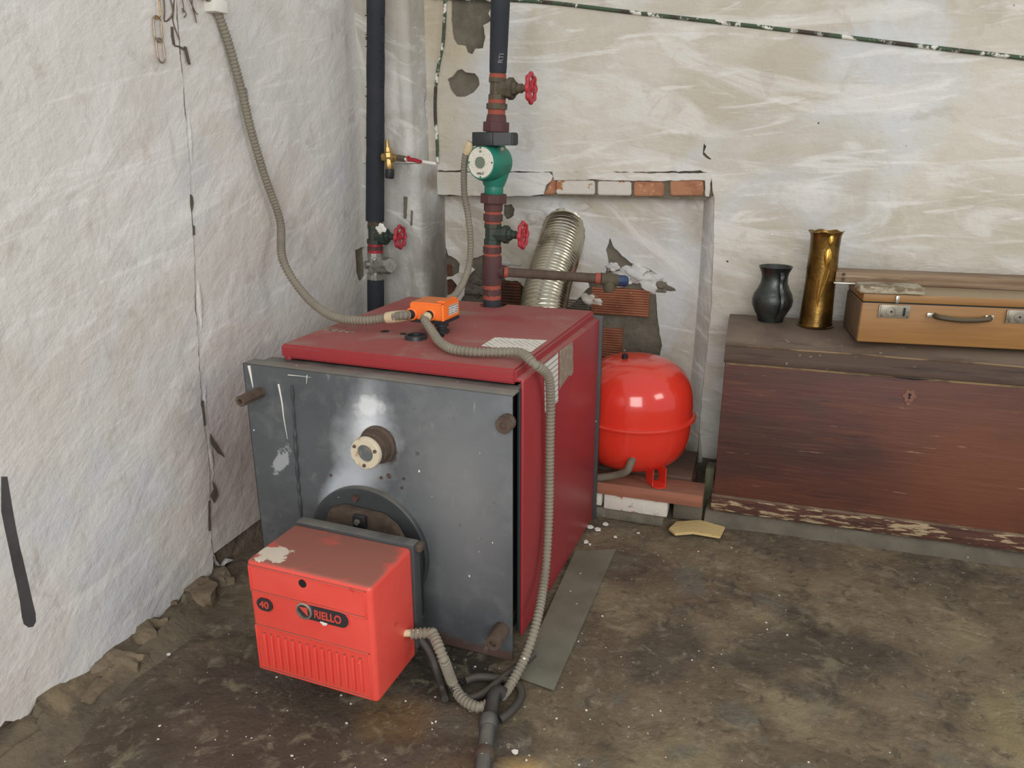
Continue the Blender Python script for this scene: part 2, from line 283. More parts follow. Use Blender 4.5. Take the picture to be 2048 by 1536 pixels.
def tube_into(bm, pts, rads, n=16, cap=True, closed=False):
    pts = [Vector(p) for p in pts]; rings = []; u = None
    for i, p in enumerate(pts):
        if closed: d = pts[(i+1) % len(pts)]-pts[i-1]
        else: d = pts[min(i+1, len(pts)-1)]-pts[max(i-1, 0)]
        d = d.normalized()
        if u is None: _, u, v = frame_of(d)
        else:
            u = u-d*u.dot(d)
            if u.length < 1e-5: _, u, v = frame_of(d)
            u.normalize(); v = d.cross(u)
        r = rads[i] if hasattr(rads, '__len__') else rads
        rings.append([bm.verts.new(p+(u*math.cos(2*math.pi*k/n)+v*math.sin(2*math.pi*k/n))*r) for k in range(n)])
    m = len(rings)
    for i in range(m if closed else m-1):
        a, b = rings[i], rings[(i+1) % m]
        for k in range(n): bm.faces.new((a[k], a[(k+1) % n], b[(k+1) % n], b[k]))
    if cap and not closed:
        bm.faces.new(rings[0][::-1]); bm.faces.new(rings[-1])
def tube(name, pts, rads, mat, parent=None, n=16, smooth=40, closed=False):
    bm = bmesh.new(); tube_into(bm, pts, rads, n, closed=closed); return frombm(bm, name, mat, parent, smooth)
def turned(name, p0, p1, prof, mat, parent=None, n=28, smooth=35):
    """lathe: prof = list of (t along p0->p1, radius); repeated t gives a step"""
    p0, p1 = Vector(p0), Vector(p1); d, u, v = frame_of(p1-p0); bm = bmesh.new(); rings = []
    for t, r in prof:
        c = p0+(p1-p0)*t; r = max(r, 1e-5)
        rings.append([bm.verts.new(c+(u*math.cos(2*math.pi*k/n)+v*math.sin(2*math.pi*k/n))*r) for k in range(n)])
    for a, b in zip(rings, rings[1:]):
        for k in range(n): bm.faces.new((a[k], a[(k+1) % n], b[(k+1) % n], b[k]))
    bm.faces.new(rings[0][::-1]); bm.faces.new(rings[-1])
    return frombm(bm, name, mat, parent, smooth)
def spline(pts, step):
    P = [Vector(p) for p in pts]; P = [P[0]*2-P[1]]+P+[P[-1]*2-P[-2]]; out = []
    for i in range(1, len(P)-2):
        for k in range(24):
            t = k/24; a, b, c, d = P[i-1:i+3]
            out.append(.5*((2*b)+(c-a)*t+(2*a-5*b+4*c-d)*t*t+(3*b-a-3*c+d)*t**3))
    out.append(P[-2]); res = [out[0]]; acc = 0
    for a, b in zip(out, out[1:]):
        L = (b-a).length
        while acc+L >= step and L > 0:
            f = (step-acc)/L; a = a.lerp(b, f); res.append(a.copy()); L = (b-a).length; acc = 0
        acc += L
    res.append(out[-1]); return res
def ribbed(name, pts, r, pitch, mat, parent=None, depth=.81, n=12):
    c = spline(pts, pitch/4); pat = [1, 1, depth, depth]
    return tube(name, c, [r*pat[i % 4] for i in range(len(c))], mat, parent, n, 30)
def smoothtube(name, pts, r, mat, parent=None, n=12, step=.012): return tube(name, spline(pts, step), r, mat, parent, n, 60)
class Plane:
    def __init__(s, o, u, n): s.o = Vector(o); s.u = Vector(u).normalized(); s.n = Vector(n).normalized()
    def px(s, x, y): r = ray(x, y); p = O+r*((s.o-O).dot(s.n)/r.dot(s.n)); return ((p-s.o).dot(s.u), p.z)
    def w(s, a, z, off=0): p = s.o+s.u*a+s.n*off; return Vector((p.x, p.y, z))
    def mat(s, off=0): o = s.w(0, 0, off); return Matrix(((s.u.x, 0, s.n.x, o.x), (s.u.y, 0, s.n.y, o.y), (0, 1, 0, 0), (0, 0, 0, 1)))
def jagged(poly, amp, step=.012, seed=0, keep=None):
    out = []
    for i, a in enumerate(poly):
        b = poly[(i+1) % len(poly)]; L = math.hypot(b[0]-a[0], b[1]-a[1]); n = max(1, min(200, int(L/step)))
        for k in range(n):
            t = k/n; x, z = a[0]+(b[0]-a[0])*t, a[1]+(b[1]-a[1])*t
            q = mnoise.noise_vector(Vector((x*45, z*45, seed)))*amp+mnoise.noise_vector(Vector((x*130, z*130, seed+5)))*amp*.5
            if keep and keep(x, z): q = Vector((0, 0, 0))
            out.append((x+q.x, z+q.y))
    return out
def sheet(name, pl, outer, holes, th, mat, parent=None, amp=.004, off=0, seed=0, bev=.0015):
    """a plaster coat: polygon in the plane's own (u, z) with real holes and real thickness; front face at off+th"""
    cu = bpy.data.curves.new(name, 'CURVE'); cu.dimensions = '2D'; cu.fill_mode = 'BOTH'; cu.extrude = th/2; cu.bevel_depth = bev; cu.bevel_resolution = 0
    for j, poly in enumerate([outer]+list(holes)):
        pp = jagged(poly, amp, seed=seed+j) if amp else poly
        sp = cu.splines.new('POLY'); sp.points.add(len(pp)-1)
        for k, (x, z) in enumerate(pp): sp.points[k].co = (x, z, 0, 1)
        sp.use_cyclic_u = True
    t = bpy.data.objects.new('t', cu); me = bpy.data.meshes.new_from_object(t); bpy.data.objects.remove(t); bpy.data.curves.remove(cu)
    me.transform(pl.mat(off+th/2)); me.name = name; me.materials.clear()
    return link(me, name, mat, parent)
def text(s, size, mat, parent, center, xdir, ydir, ext=.0008, name='lettering', sx=1.0, shear=0):
    cu = bpy.data.curves.new(name, 'FONT'); cu.body = s; cu.size = size; cu.extrude = ext; cu.align_x = 'CENTER'; cu.align_y = 'CENTER'; cu.shear = shear; cu.offset = size*.018
    t = bpy.data.objects.new('t', cu); me = bpy.data.meshes.new_from_object(t); bpy.data.objects.remove(t); bpy.data.curves.remove(cu)
    x = Vector(xdir).normalized(); y = Vector(ydir).normalized(); z = x.cross(y); c = Vector(center)
    me.transform(Matrix(((x.x*sx, y.x, z.x, c.x), (x.y*sx, y.y, z.y, c.y), (x.z*sx, y.z, z.z, c.z), (0, 0, 0, 1))))
    me.name = name; me.materials.clear(); return link(me, name, mat, parent)
def prism(name, pts, vec, mat, parent=None, smooth=35, bev=0):
    bm = bmesh.new(); vec = Vector(vec)
    a = [bm.verts.new(Vector(p)) for p in pts]; b = [bm.verts.new(Vector(p)+vec) for p in pts]; n = len(a)
    bm.faces.new(a); bm.faces.new(b[::-1])
    for i in range(n): bm.faces.new((a[i], b[i], b[(i+1) % n], a[(i+1) % n]))
    if bev:
        bmesh.ops.recalc_face_normals(bm, faces=bm.faces); bmesh.ops.bevel(bm, geom=list(bm.edges), offset=bev, segments=2, affect='EDGES')
    return frombm(bm, name, mat, parent, smooth)
def rock(name, c, r, mat, parent, seed, amp=.35, rotz=0, sub=3, flat=0):
    bm = bmesh.new(); bmesh.ops.create_icosphere(bm, subdivisions=sub, radius=1)
    for v in bm.verts:
        k = 1+amp*mnoise.noise(v.co*1.4+Vector((seed*7.3, seed, 0)))+amp*.3*mnoise.noise(v.co*5+Vector((seed, 0, 3)))
        v.co = v.co*k
        if flat: v.co = Vector([max(-flat, min(flat, q)) for q in v.co])
        v.co = Vector((v.co.x*r[0], v.co.y*r[1], v.co.z*r[2]))
    bmesh.ops.rotate(bm, cent=(0, 0, 0), matrix=Matrix.Rotation(rotz, 3, 'Z'), verts=bm.verts)
    bmesh.ops.translate(bm, vec=Vector(c), verts=bm.verts); return frombm(bm, name, mat, parent, 50)
# ------------------------------------------------------------------ the setting
PB = Plane((-.2, 2.74, 0), (1, .052, 0), (.052, -1, 0))            # face of the back wall
PN = Plane((-.2, 2.80, 0), (1, .052, 0), (.052, -1, 0))            # back of the niche
PLF = Plane((-1.565, 2.5, 0), (-.063, 1, 0), (1, .063, 0))         # left wall
PC = Plane((-1.565, 2.5, 0), (1, .01, 0), (.01, -1, 0))            # front of the corner pillar
PS = Plane((-1.335, 2.5, 0), (-.10, 1, 0), (1, .10, 0))            # its side face
ZT = 2.7
# floor
bm = bmesh.new(); x0, x1, y0, y1, st = -1.75, 2.6, -2.0, 3.0, .03
nx, ny = int((x1-x0)/st), int((y1-y0)/st); g = []
for j in range(ny+1):
    row = []
    for i in range(nx+1):
        x, y = x0+i*st, y0+j*st
        z = .006*mnoise.noise(Vector((x*2.3, y*2.3, 0)))+.003*mnoise.noise(Vector((x*9, y*9, 4)))-.004
        row.append(bm.verts.new((x, y, z)))
    g.append(row)
for j in range(ny):
    for i in range(nx): bm.faces.new((g[j][i], g[j][i+1], g[j+1][i+1], g[j+1][i]))
struct(frombm(bm, 'floor', FLOOR, None, 60))
# left wall
def slab(bm, pl, u0, u1, z0, z1, th, off=0):
    q = [pl.w(u0, z0, off), pl.w(u1, z0, off), pl.w(u1, z1, off), pl.w(u0, z1, off)]
    a = [bm.verts.new(p) for p in q]; b = [bm.verts.new(p-pl.n*th) for p in q]
    bm.faces.new(a); bm.faces.new(b[::-1])
    for i in range(4): bm.faces.new((a[i], b[i], b[(i+1) % 4], a[(i+1) % 4]))
bm = bmesh.new(); slab(bm, PLF, -4.2, .25, -.05, ZT, .25, -.002)
wl = struct(frombm(bm, 'wall_left', MORTAR))
def pxs(pl, pts): return [pl.px(*p) if len(p) == 2 else (p[1], p[2]) for p in pts]
crack = [(338, -40), (345, 60), (351, 130), (358, 210), (365, 300), (371, 400), (377, 500), (380, 600), (386, 700), (392, 800), (402, 880), (410, 950), (408, 1030), (416, 1120)]
near = pxs(PLF, [(0, 1440), (28, 1432), (22, 1460), (50, 1458), (100, 1437), (150, 1392), (200, 1345), (240, 1290), (290, 1268), (318, 1245), (330, 1212), (372, 1192), (398, 1180), (412, 1150)])
near = [(-4.2, .02)]+near+pxs(PLF, crack[::-1])+[(PLF.px(336, -60)[0], ZT), (-4.2, ZT)]
def blob_hole(pl, pts): return pxs(pl, pts)
holes_near = [blob_hole(PLF, h) for h in [
    [(318, 1), (322, 0), (321, 7), (317, 6)],
    [(22, 262), (27, 255), (30, 266), (25, 270)]]]
sheet('plaster_coat', PLF, near, [], .016, P_LEFT, wl, .006, 0, 1)
far = pxs(PLF, [(417, 1098), (425, 1120), (437, 1135), (449, 1117), (475, 1121), (500, 1100), (530, 1072), (570, 1040)])+[(.15, .06), (.15, ZT), (PLF.px(345, -60)[0], ZT)]
far += [(u+.006, z) for u, z in pxs(PLF, crack)]
hf = [blob_hole(PLF, h) for h in [
    [(704, 500), (716, 494), (726, 494), (731, 505), (732, 545), (722, 560), (712, 562), (707, 545)],
    [(478, 172), (486, 176), (492, 195), (489, 210), (480, 205)]]]
sheet('plaster_coat', PLF, far, hf, .012, P_LEFT, wl, .0025, 0, 30)
GAPD = M('crack_shadow_mortar', (92, 84, 72), .95, bump=[dict(s=60, k=.5, d=.004)])
for k, h in enumerate([[(408, 866), (420, 884), (438, 914), (424, 905), (410, 885)], [(414, 960), (422, 975), (425, 990), (417, 1004), (409, 990), (416, 976)], [(329, 54), (333, 55), (335, 72), (337, 91), (333, 90), (330, 72)],
        [(368, 388), (373, 392), (375, 405), (371, 424), (368, 412)], [(355, 93), (360, 94), (364, 110), (368, 130), (364, 131), (358, 108)], [(336, 90), (345, 92), (357, 98), (356, 101), (344, 95), (336, 93)],
        [(374, 450), (377, 452), (378, 470), (375, 470)], [(405, 1000), (409, 1000), (410, 1060), (406, 1060)], [(391, 800), (395, 800), (400, 850), (396, 850)]]):
    sheet('crack', PLF, pxs(PLF, h), [], .0015, GAPD, wl, .002, .0185, 50+k, 0)
# rough ridge of filler running down the crack
rp = spline([PLF.w(*PLF.px(x+6, y), 0) for x, y in [(350, 110), (364, 300), (374, 420), (380, 560), (388, 700), (396, 840), (408, 940), (412, 1060)]], .009)
bm = bmesh.new(); rows = []
for i, p in enumerate(rp):
    hh = max(0, .5+1.3*mnoise.noise(Vector((p.z*7, 3, 1)))); ww = .014+.012*mnoise.noise(Vector((p.z*9, 8, 1))); row = []
    for k in range(11):
        t = k/10*2-1; e = (1-t*t); z_ = .009+.009*hh*e*(1+.5*mnoise.noise(Vector((p.z*60, t*2, 0))))
        row.append(bm.verts.new(p+PLF.u*(t*ww+.006)+PLF.n*(z_ if abs(t) < .99 else .004)))
    rows.append(row)
for a, b in zip(rows, rows[1:]):
    for k in range(10): bm.faces.new((a[k], a[k+1], b[k+1], b[k]))
frombm(bm, 'filler_ridge', P_LEFT, wl, 60)
# rubble foot of the left wall
bm = bmesh.new(); rows = []; NK = 22
us = [(-3.6+i*.012) for i in range(int(3.9/.012))]
uc = PLF.px(416, 1120)[0]
for u in us:
    g_ = 1 if u < uc-.02 else max(.25, 1-(u-uc+.02)*8)
    h = (.062+.035*mnoise.noise(Vector((u*5, 1, 0))))*g_; wd = (.15+.05*mnoise.noise(Vector((u*4, 7, 0))))*(.5+.5*g_); row = []
    for k in range(NK+1):
        t = k/NK; q = Vector((u*9, t*2.2, 2)); cell = mnoise.cell(Vector((u*13+t*1.3, t*2.4, 5)))
        z = h*(1-t)**1.1*(.75+.45*cell)+(.022*mnoise.noise(q)+.009*mnoise.noise(q*3.7))*(1-t*.7)*math.sin(math.pi*min(1, t*1.4+.12))-.012*t
        row.append(bm.verts.new(PLF.w(u, z, -.004+wd*t)))
    rows.append(row)
for a, b in zip(rows, rows[1:]):
    for k in range(NK): bm.faces.new((a[k], a[k+1], b[k+1], b[k]))
frombm(bm, 'rubble_foot', M('rubble_earth', (108, 97, 79), .95, layers=[('n', dict(s=9, lo=.4, hi=.65, c=(86, 77, 64), d=.6)), ('n', dict(s=7, lo=.55, hi=.66, c=(140, 124, 96), a=.8, off=4)), ('sp', dict(s=50, r=.12, c=(205, 200, 188), p=8))], bump=[dict(s=20, k=.8, d=.015), dict(s=80, k=.5, d=.005)]), wl, 60)
for i, (x, y, rx, ry, rz) in enumerate([(392, 1188, .05, .06, .05), (428, 1198, .04, .05, .045), (350, 1212, .035, .05, .04), (302, 1278, .035, .065, .045), (262, 1330, .03, .07, .04), (322, 1262, .025, .05, .04),
        (228, 1338, .03, .05, .035), (205, 1392, .03, .06, .02), (150, 1432, .03, .06, .018), (458, 1160, .03, .05, .03), (60, 1490, .03, .06, .012)]):
    p = az(x, y, .01); rock('stone', (p.x-.028, p.y, .004), (rx, ry, rz), STONE, wl, i+1, .75, i*.5-.2, 3, .8)
# back wall with its niche
bm = bmesh.new()
ZL = PB.px(1300, 393)[1]; slab(bm, PB, -1.5, 2.8, ZL, ZT, .2, -.012)
uR = PB.px(1402, 600)[0]
slab(bm, PB, uR+.03, 2.8, -.05, ZL, .2, -.012)
slab(bm, PN, -1.5, uR+.05, -.05, ZL+.02, .14, -.012)
wb = struct(frombm(bm, 'wall_back', CEMENT))
main = pxs(PB, [(866, 340), (1000, 342), (1105, 343), (1200, 344), (1300, 343), (1400, 341), (1422, 345), (1429, 400), (1428, 480), (1424, 600), (1415, 700), (1406, 780), (1400, 860), (1404, 915), (1432, 918)])
main = [(-1.45, ZT), (-1.45, PB.px(866, 340)[1])]+main+[(2.8, .07), (2.8, ZT)]
hb = [pxs(PB, h) for h in [
    [(903, -60), (985, -60), (983, 18), (978, 28), (983, 42), (968, 52), (972, 75), (966, 97), (952, 98), (946, 109), (934, 105), (930, 92), (915, 90), (905, 78), (902, 40)],
    [(893, 158), (905, 152), (914, 140), (925, 138), (932, 144), (950, 147), (958, 155), (960, 170), (948, 186), (928, 195), (912, 193), (900, 180)],
    [(1408, 285), (1413, 292), (1409, 304), (1425, 320), (1418, 320), (1405, 310), (1404, 300)],
    [(1633, 244), (1638, 244), (1638, 249), (1634, 249)],
    [(1452, 520), (1458, 520), (1458, 526), (1453, 526)]]]
sheet('plaster_coat', PB, main, hb, .014, P_BACK, wb, .003, -.012, 60)
bm = bmesh.new(); prev = None
for i in range(60):
    y = 392+(925-392)*i/59; f = lambda tab: next(xa+(xb-xa)*(y-ya)/(yb-ya) for (ya, xa), (yb, xb) in zip(tab, tab[1:]) if y <= yb+.01)
    xo = f([(380, 1429), (480, 1429), (600, 1425), (700, 1417), (780, 1408), (930, 1404)]); xi = f([(380, 1408), (480, 1402), (600, 1394), (700, 1386), (780, 1378), (930, 1370)])
    a = PB.w(*PB.px(xo, y), -.002); b = PN.w(*PN.px(xi, y), 0); row = []
    for k in range(7):
        t = k/6; p = a.lerp(b, t); p += PB.n*(.006*math.sin(math.pi*t)+.003*mnoise.noise(p*20)*(1 if 0 < k < 6 else 0)); row.append(bm.verts.new(p))
    if prev:
        for k in range(6): bm.faces.new((prev[k], prev[k+1], row[k+1], row[k]))
    prev = row
frombm(bm, 'plaster_jamb', P_COL, wb, 60)
# lintel course
def pbox(name, pl, pts, th, mat, parent, off, bev=.003):
    a = [pl.px(*p) for p in pts]; c = [pl.w(u, z, off) for u, z in a]; return prism(name, c, pl.n*th, mat, parent, 40, bev)
lint = pxs(PB, [(866, 345), (1098, 346), (1106, 352), (1103, 362), (1092, 370), (1088, 388), (1060, 391), (1000, 392), (940, 391), (872, 388)])
lint = [(-1.45, lint[0][1])]+lint+[(-1.45, lint[-1][1])]
sheet('lintel_plaster', PB, lint, [], .03, P_BACK, wb, .002, -.02, 71)
bm = bmesh.new(); u0, z0 = PB.px(1085, 393); u1, z1 = PB.px(1419, 346)
slab(bm, PB, u0, u1, z0, z1, .1, -.004); frombm(bm, 'mortar_bed', MORTAR, wb)
for pts, m_ in [([(1089, 389), (1112, 387), (1112, 360), (1104, 352), (1101, 365)], ORBRICK), ([(1113, 388), (1190, 389), (1190, 361), (1113, 361)], WBRICK), ([(1196, 390), (1263, 391), (1263, 363), (1196, 362)], WBRICK),
                ([(1268, 392), (1328, 392), (1328, 364), (1268, 363)], ORBRICK), ([(1341, 391), (1407, 391), (1407, 361), (1341, 360)], ORBRICK)]:
    pbox('brick', PB, pts, .03, m_, wb, -.022, .004)
tag(wb.children[-1])
# flaked strip above the bricks
sheet('flaked_plaster', PB, pxs(PB, [(1106, 344), (1190, 344), (1262, 346), (1330, 347), (1395, 348), (1412, 347), (1422, 345), (1418, 392), (1412, 392), (1410, 359), (1335, 361), (1265, 361), (1190, 359), (1110, 360)]), [], .012, P_BACK, wb, .003, -.004, 80)
# niche plaster
npx = lambda pts: pxs(PN, pts)
nl = npx([(820, 392), (1100, 392), (1210, 392), (1300, 392), (1440, 392), (1440, 880), (1374, 900), (1335, 730), (1318, 716), (1325, 690), (1316, 640), (1314, 600), (1310, 577), (1332, 572), (1322, 552), (1296, 536), (1262, 525), (1246, 512),
     (1226, 492), (1221, 474), (1212, 500), (1216, 530), (1210, 545), (1196, 552), (1170, 556), (1178, 575), (1160, 592), (1140, 612), (1090, 620), (1050, 575), (1036, 562), (1012, 560), (1003, 546), (1001, 515), (985, 505), (960, 512), (930, 520), (948, 540), (930, 560), (928, 590), (905, 625), (820, 640)])
nh = [npx([(879, 490), (893, 496), (897, 510), (912, 518), (921, 528), (918, 545), (905, 553), (890, 556), (879, 545)]),
      npx([(883, 562), (905, 557), (915, 570), (908, 585), (894, 592), (884, 588)]),
      npx([(1006, 410), (1024, 408), (1030, 418), (1028, 432), (1014, 440), (1006, 430)])]
sheet('niche_plaster', PN, nl, nh, .012, P_NICHE, wb, .004, -.010, 90)
for i, (x, y, r) in enumerate([(1270, 545, .04), (1300, 560, .045), (1240, 558, .03), (1325, 575, .025), (1060, 440, .035), (1095, 420, .05), (1180, 600, .03), (1010, 520, .045), (1150, 420, .05), (955, 560, .03), (950, 580, .035), (1225, 535, .02)]):
    u, z = PN.px(x, y); p = PN.w(u, z, -.004); rock('plaster_lump', p, (r*1.3, .016, r*.8), P_NICHE if i not in (9, 10, 3) else CEMENT, wb, 20+i, .8, 0)
# hollow clay blocks with grooves
def block(pts, n, mat):
    (ua, za), (ub, zb) = PN.px(*pts[0]), PN.px(*pts[1]); bm = bmesh.new(); h = (za-zb)/n
    prof = []
    for i in range(n): z = za-i*h; prof += [(z, .006), (z-h*.62, .006), (z-h*.66, -.002), (z-h*.96, -.002)]
    prof.append((zb, .006))
    L = [bm.verts.new(PN.w(ua, z, o)) for z, o in prof]; R = [bm.verts.new(PN.w(ub, z, o)) for z, o in prof]
    for i in range(len(prof)-1): bm.faces.new((L[i], L[i+1], R[i+1], R[i]))
    Lb = [bm.verts.new(PN.w(u, z, -.02)) for u, z in ((ua, za), (ua, zb), (ub, zb), (ub, za))]
    bm.faces.new([L[0]]+[Lb[0], Lb[1]]+L[:0:-1]); bm.faces.new([R[0], Lb[3], Lb[2]]+R[:0:-1]); bm.faces.new((L[0], R[0], Lb[3], Lb[0]))
    return frombm(bm, 'clay_block', mat, wb)
block([(1184, 574), (1297, 634)], 11, CLAY); block([(1184, 654), (1243, 716)], 12, CLAY); block([(1106, 596), (1180, 634)], 7, CEMENT)
block([(1002, 562), (1042, 612)], 8, CLAYD)
for pts in ([(879, 493), (892, 493), (892, 524), (879, 524)], [(879, 530), (902, 530), (902, 552), (879, 552)], [(884, 560), (912, 560), (912, 592), (884, 592)]): pbox('brick', PN, pts, .012, CLAYD, wb, -.014, .003)
# corner pillar: core + coats
bm = bmesh.new()
cor = [(-1.62, 2.517), (-1.40, 2.517), (-1.37, 2.545), (-1.39, 2.80), (-1.62, 2.80)]
v0 = [bm.verts.new((x, y, -.05)) for x, y in cor]; v1 = [bm.verts.new((x, y, ZT)) for x, y in cor]
bm.faces.new(v0[::-1]); bm.faces.new(v1)
for i in range(5): bm.faces.new((v0[i], v0[(i+1) % 5], v1[(i+1) % 5], v1[i]))
wc = struct(frombm(bm, 'wall_corner', MORTAR))
zl = PC.px(800, 328)[1]
def pillar_coat(name, z0, z1, off, cut, seed, holes=()):
    """plaster skin wrapping front and side, rounded vertical arris, with bumps"""
    bm = bmesh.new(); prof = []
    a = Vector((-1.60, 2.515-off)); b = Vector((-1.352+off, 2.515-off)); c = Vector((-1.372+off, 2.86)); R = .035
    prof += [a.lerp(b-Vector((R, 0)), k/10) for k in range(10)]
    prof += [b+Vector((-R+R*math.sin(t), R-R*math.cos(t))) for t in [math.pi/2*k/8 for k in range(9)]]
    s = b+Vector((0, R)); prof += [s.lerp(c, k/10) for k in range(1, 11)]
    nz_ = int((z1-z0)/.03); rows = []
    for j in range(nz_+1):
        z = z0+(z1-z0)*j/nz_; row = []
        for p in prof:
            w = Vector((p.x, p.y, z)); d = .004*mnoise.noise(w*6+Vector((seed, 0, 0)))+.0015*mnoise.noise(w*25)
            row.append(bm.verts.new((p.x+d, p.y-d, z)))
        rows.append(row)
    for r0, r1 in zip(rows, rows[1:]):
        for k in range(len(prof)-1): bm.faces.new((r0[k], r0[k+1], r1[k+1], r1[k]))
    for row in (rows[0], rows[-1]):
        e = bm.verts.new((-1.5, 2.7, row[0].co.z))
        for k in range(len(prof)-1): bm.faces.new((row[k], row[k+1], e))
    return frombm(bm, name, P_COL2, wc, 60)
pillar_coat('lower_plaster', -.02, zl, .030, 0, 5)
# upper coat of the pillar: front skin, rounded arris, side skin; the bare strips are holes in it
PC2 = Plane((-1.565, 2.517, 0), (1, 0, 0), (0, -1, 0)); PS2 = Plane((-1.366, 2.52, 0), (-.09, 1, 0), (1, .09, 0))
Rr = .03; Uf = (-1.366+.012-Rr)-(-1.565)
sheet('plaster_coat', PC2, [(-.05, zl+.002), (Uf, zl+.002), (Uf, ZT), (-.05, ZT)], [], .012, P_COL, wc, 0)
bm = bmesh.new(); pr_ = []
cxr, cyr = -1.566+.2+.012-Rr, 2.517-.012+Rr
for k in range(9): t = math.pi/2*k/8; pr_.append((cxr+Rr*math.sin(t), cyr-Rr*math.cos(t)))
rows = [[bm.verts.new((x, y, z)) for x, y in pr_] for z in (zl+.002, ZT)]
for k in range(8): bm.faces.new((rows[0][k], rows[0][k+1], rows[1][k+1], rows[1][k]))
frombm(bm, 'plaster_arris', P_COL, wc, 60)
u0_ = cyr-2.52
hs = [pxs(PS2, h) for h in [[(857, 28), (859, 60), (859, 120), (857, 164), (852, 166), (849, 130), (850, 70), (854, 55)], [(845, 180), (852, 178), (850, 196), (846, 206), (848, 235), (844, 236), (842, 200)]]]
sheet('plaster_coat', PS2, [(u0_, zl+.002), (.34, zl+.002), (.34, ZT), (u0_, ZT)], hs, .012, P_COL, wc, .0015, 0, 7)
PC3 = Plane((-1.565, 2.4835, 0), (1, 0, 0), (0, -1, 0))
for k, h in enumerate([[(808, 392), (815, 394), (813, 437), (808, 436)], [(823, 420), (826, 423), (824, 452), (821, 450)]]): sheet('crack', PC3, pxs(PC3, h), [], .003, MORTAR, wc, .0015, 0, 40+k, 0)
# concrete kerb under the chest and the low blocks in the niche
def lbox(name, o, ang, a, b, mat, parent=None, bev=.002):
    """box in a local frame with origin o turned by ang about z"""
    bm = bmesh.new(); addbox(bm, a, b, bev); bmesh.ops.rotate(bm, cent=(0, 0, 0), matrix=Matrix.Rotation(ang, 3, 'Z'), verts=bm.verts)
    bmesh.ops.translate(bm, vec=Vector(o), verts=bm.verts); return frombm(bm, name, mat, parent, 40)
bm = bmesh.new(); n = 60; prev = None
for i in range(n+1):
    x = -.205+i*2.6/n; y = 2.318+.075*(x+.2); s = []
    for dy, z in ((-.012, -.02), (-.004, .020), (.012, .040), (.06, .043), (.55, .043)):
        w = Vector((x, y+dy, z)); s.append(bm.verts.new(w+Vector((0, .006*mnoise.noise(w*14), .004*mnoise.noise(w*11)))))
    if prev:
        for k in range(4): bm.faces.new((prev[k], prev[k+1], s[k+1], s[k]))
    else: bm.faces.new(s)
    prev = s
struct(frombm(bm, 'trim_1', KERB, None, 50))

# ------------------------------------------------------------------ boiler
bo = thing('boiler', (-.88, 1.86, 0), 'big red steel boiler with a dark grey front door, standing in the corner', 'boiler')
BX0, BX1, BY0, BY1 = -1.212, -.555, 1.52, 2.195
box('iron_body', (-1.17, 1.475, .03), (-.60, 2.17, .66), BLACKI, bo, .01)
tube('insulation_ring', [(-.615-.02*math.cos(t), 1.47, .34+.30*math.sin(t)) for t in [math.pi*(k/20-.5) for k in range(21)]], .022, DGREY, bo, 10)
for z in (.11, .17, .60): box('body_fin', (-.68, 1.452, z), (-.588, 1.50, z+.022), RUST, bo, .004)
def bentpanel(name, pts2, y0, y1, th, mat):
    bm = bmesh.new(); addbox(bm, pts2[0], pts2[1], th); return frombm(bm, name, mat, bo, 40)
sp = box('side_panel', (BX1-.009, BY0, .012), (BX1, BY1, .692), RED, bo, .004, seg=3); tag(sp, 'red panel on the right, with stickers')
box('panel_flange', (BX1-.06, BY0+.004, .684), (BX1-.003, BY1-.002, .694), RED, bo, .003)
box('seal_strip', (BX1-.0135, BY0+.004, .014), (BX1-.0095, BY0+.02, .680), TEALS, bo, .001)
box('inner_lining', (BX1-.020, BY0+.012, .014), (BX1-.014, BY0+.5, .676), DGREY, bo, .001)
box('side_panel', (BX0, BY0, .012), (BX0+.022, BY1, .692), RED, bo, .007, seg=3)
box('back_panel', (BX0-.008, BY1, .010), (BX1+.010, BY1+.010, .700), DGREY, bo, .003)
# lid: pressed tray with a cut-out at the rear for the flow pipe
lid_z0, lid_z1 = .680, .716
bm = bmesh.new(); lx0, lx1, ly0, ly1 = BX0-.004, -.573, BY0-.004, 2.194
pc = ay(985, 608, 2.16)
out = [(lx0, ly0), (lx1, ly0), (lx1, ly1), (pc.x+.035, ly1), (pc.x+.034, 2.15), (pc.x+.02, 2.13), (pc.x-.02, 2.13), (pc.x-.034, 2.15), (pc.x-.035, ly1), (lx0, ly1)]
lid = prism('lid', [(x, y, lid_z0) for x, y in out], (0, 0, lid_z1-lid_z0), RED, bo, 40, .006); tag(lid, 'dusty red top cover')
box('lid_liner', (lx0+.02, ly0+.03, .66), (lx1-.02, 2.12, .684), BLACKI, bo, .002)
for x, y, w, d in [(760, 662, .0, 0)]: pass
# worn badge strokes on the lid
bc = az(682, 663, lid_z1)
bm = bmesh.new()
for k, (dx, a, L) in enumerate([(-.042, .9, .022), (-.030, -.7, .014), (-.019, .9, .018), (-.008, -.9, .018), (.003, .9, .018), (.013, 0, .018), (.026, .9, .020), (.037, .1, .016)]):
    c = bc+Vector((dx, -dx*.04, .0015)); addbox(bm, c-Vector((L/2, .0016, .0015)), c+Vector((L/2, .0016, .0015)), .0004, a)
tag(frombm(bm, 'badge', STEEL, lid), 'worn metal script badge')
gc = az(832, 677, lid_z1)
turned('gauge_ring', gc, gc+Vector((0, 0, .010)), [(0, .030), (1, .028), (1, .022), (.4, .022), (.4, .001)], BLACKP, lid)
for x, y, a in ((770, 663, .02), (806, 668, .014), (876, 672, .03)):
    c = az(x, y, lid_z1); turned('pocket_hole', c-Vector((0, 0, .001)), c+Vector((0, 0, .0012)), [(0, a*.6), (1, a*.6)], DARK, lid, 14)
q = [az(x, y, lid_z1+.0006) for x, y in ((962, 692), (990, 675), (1094, 681), (1062, 704))]
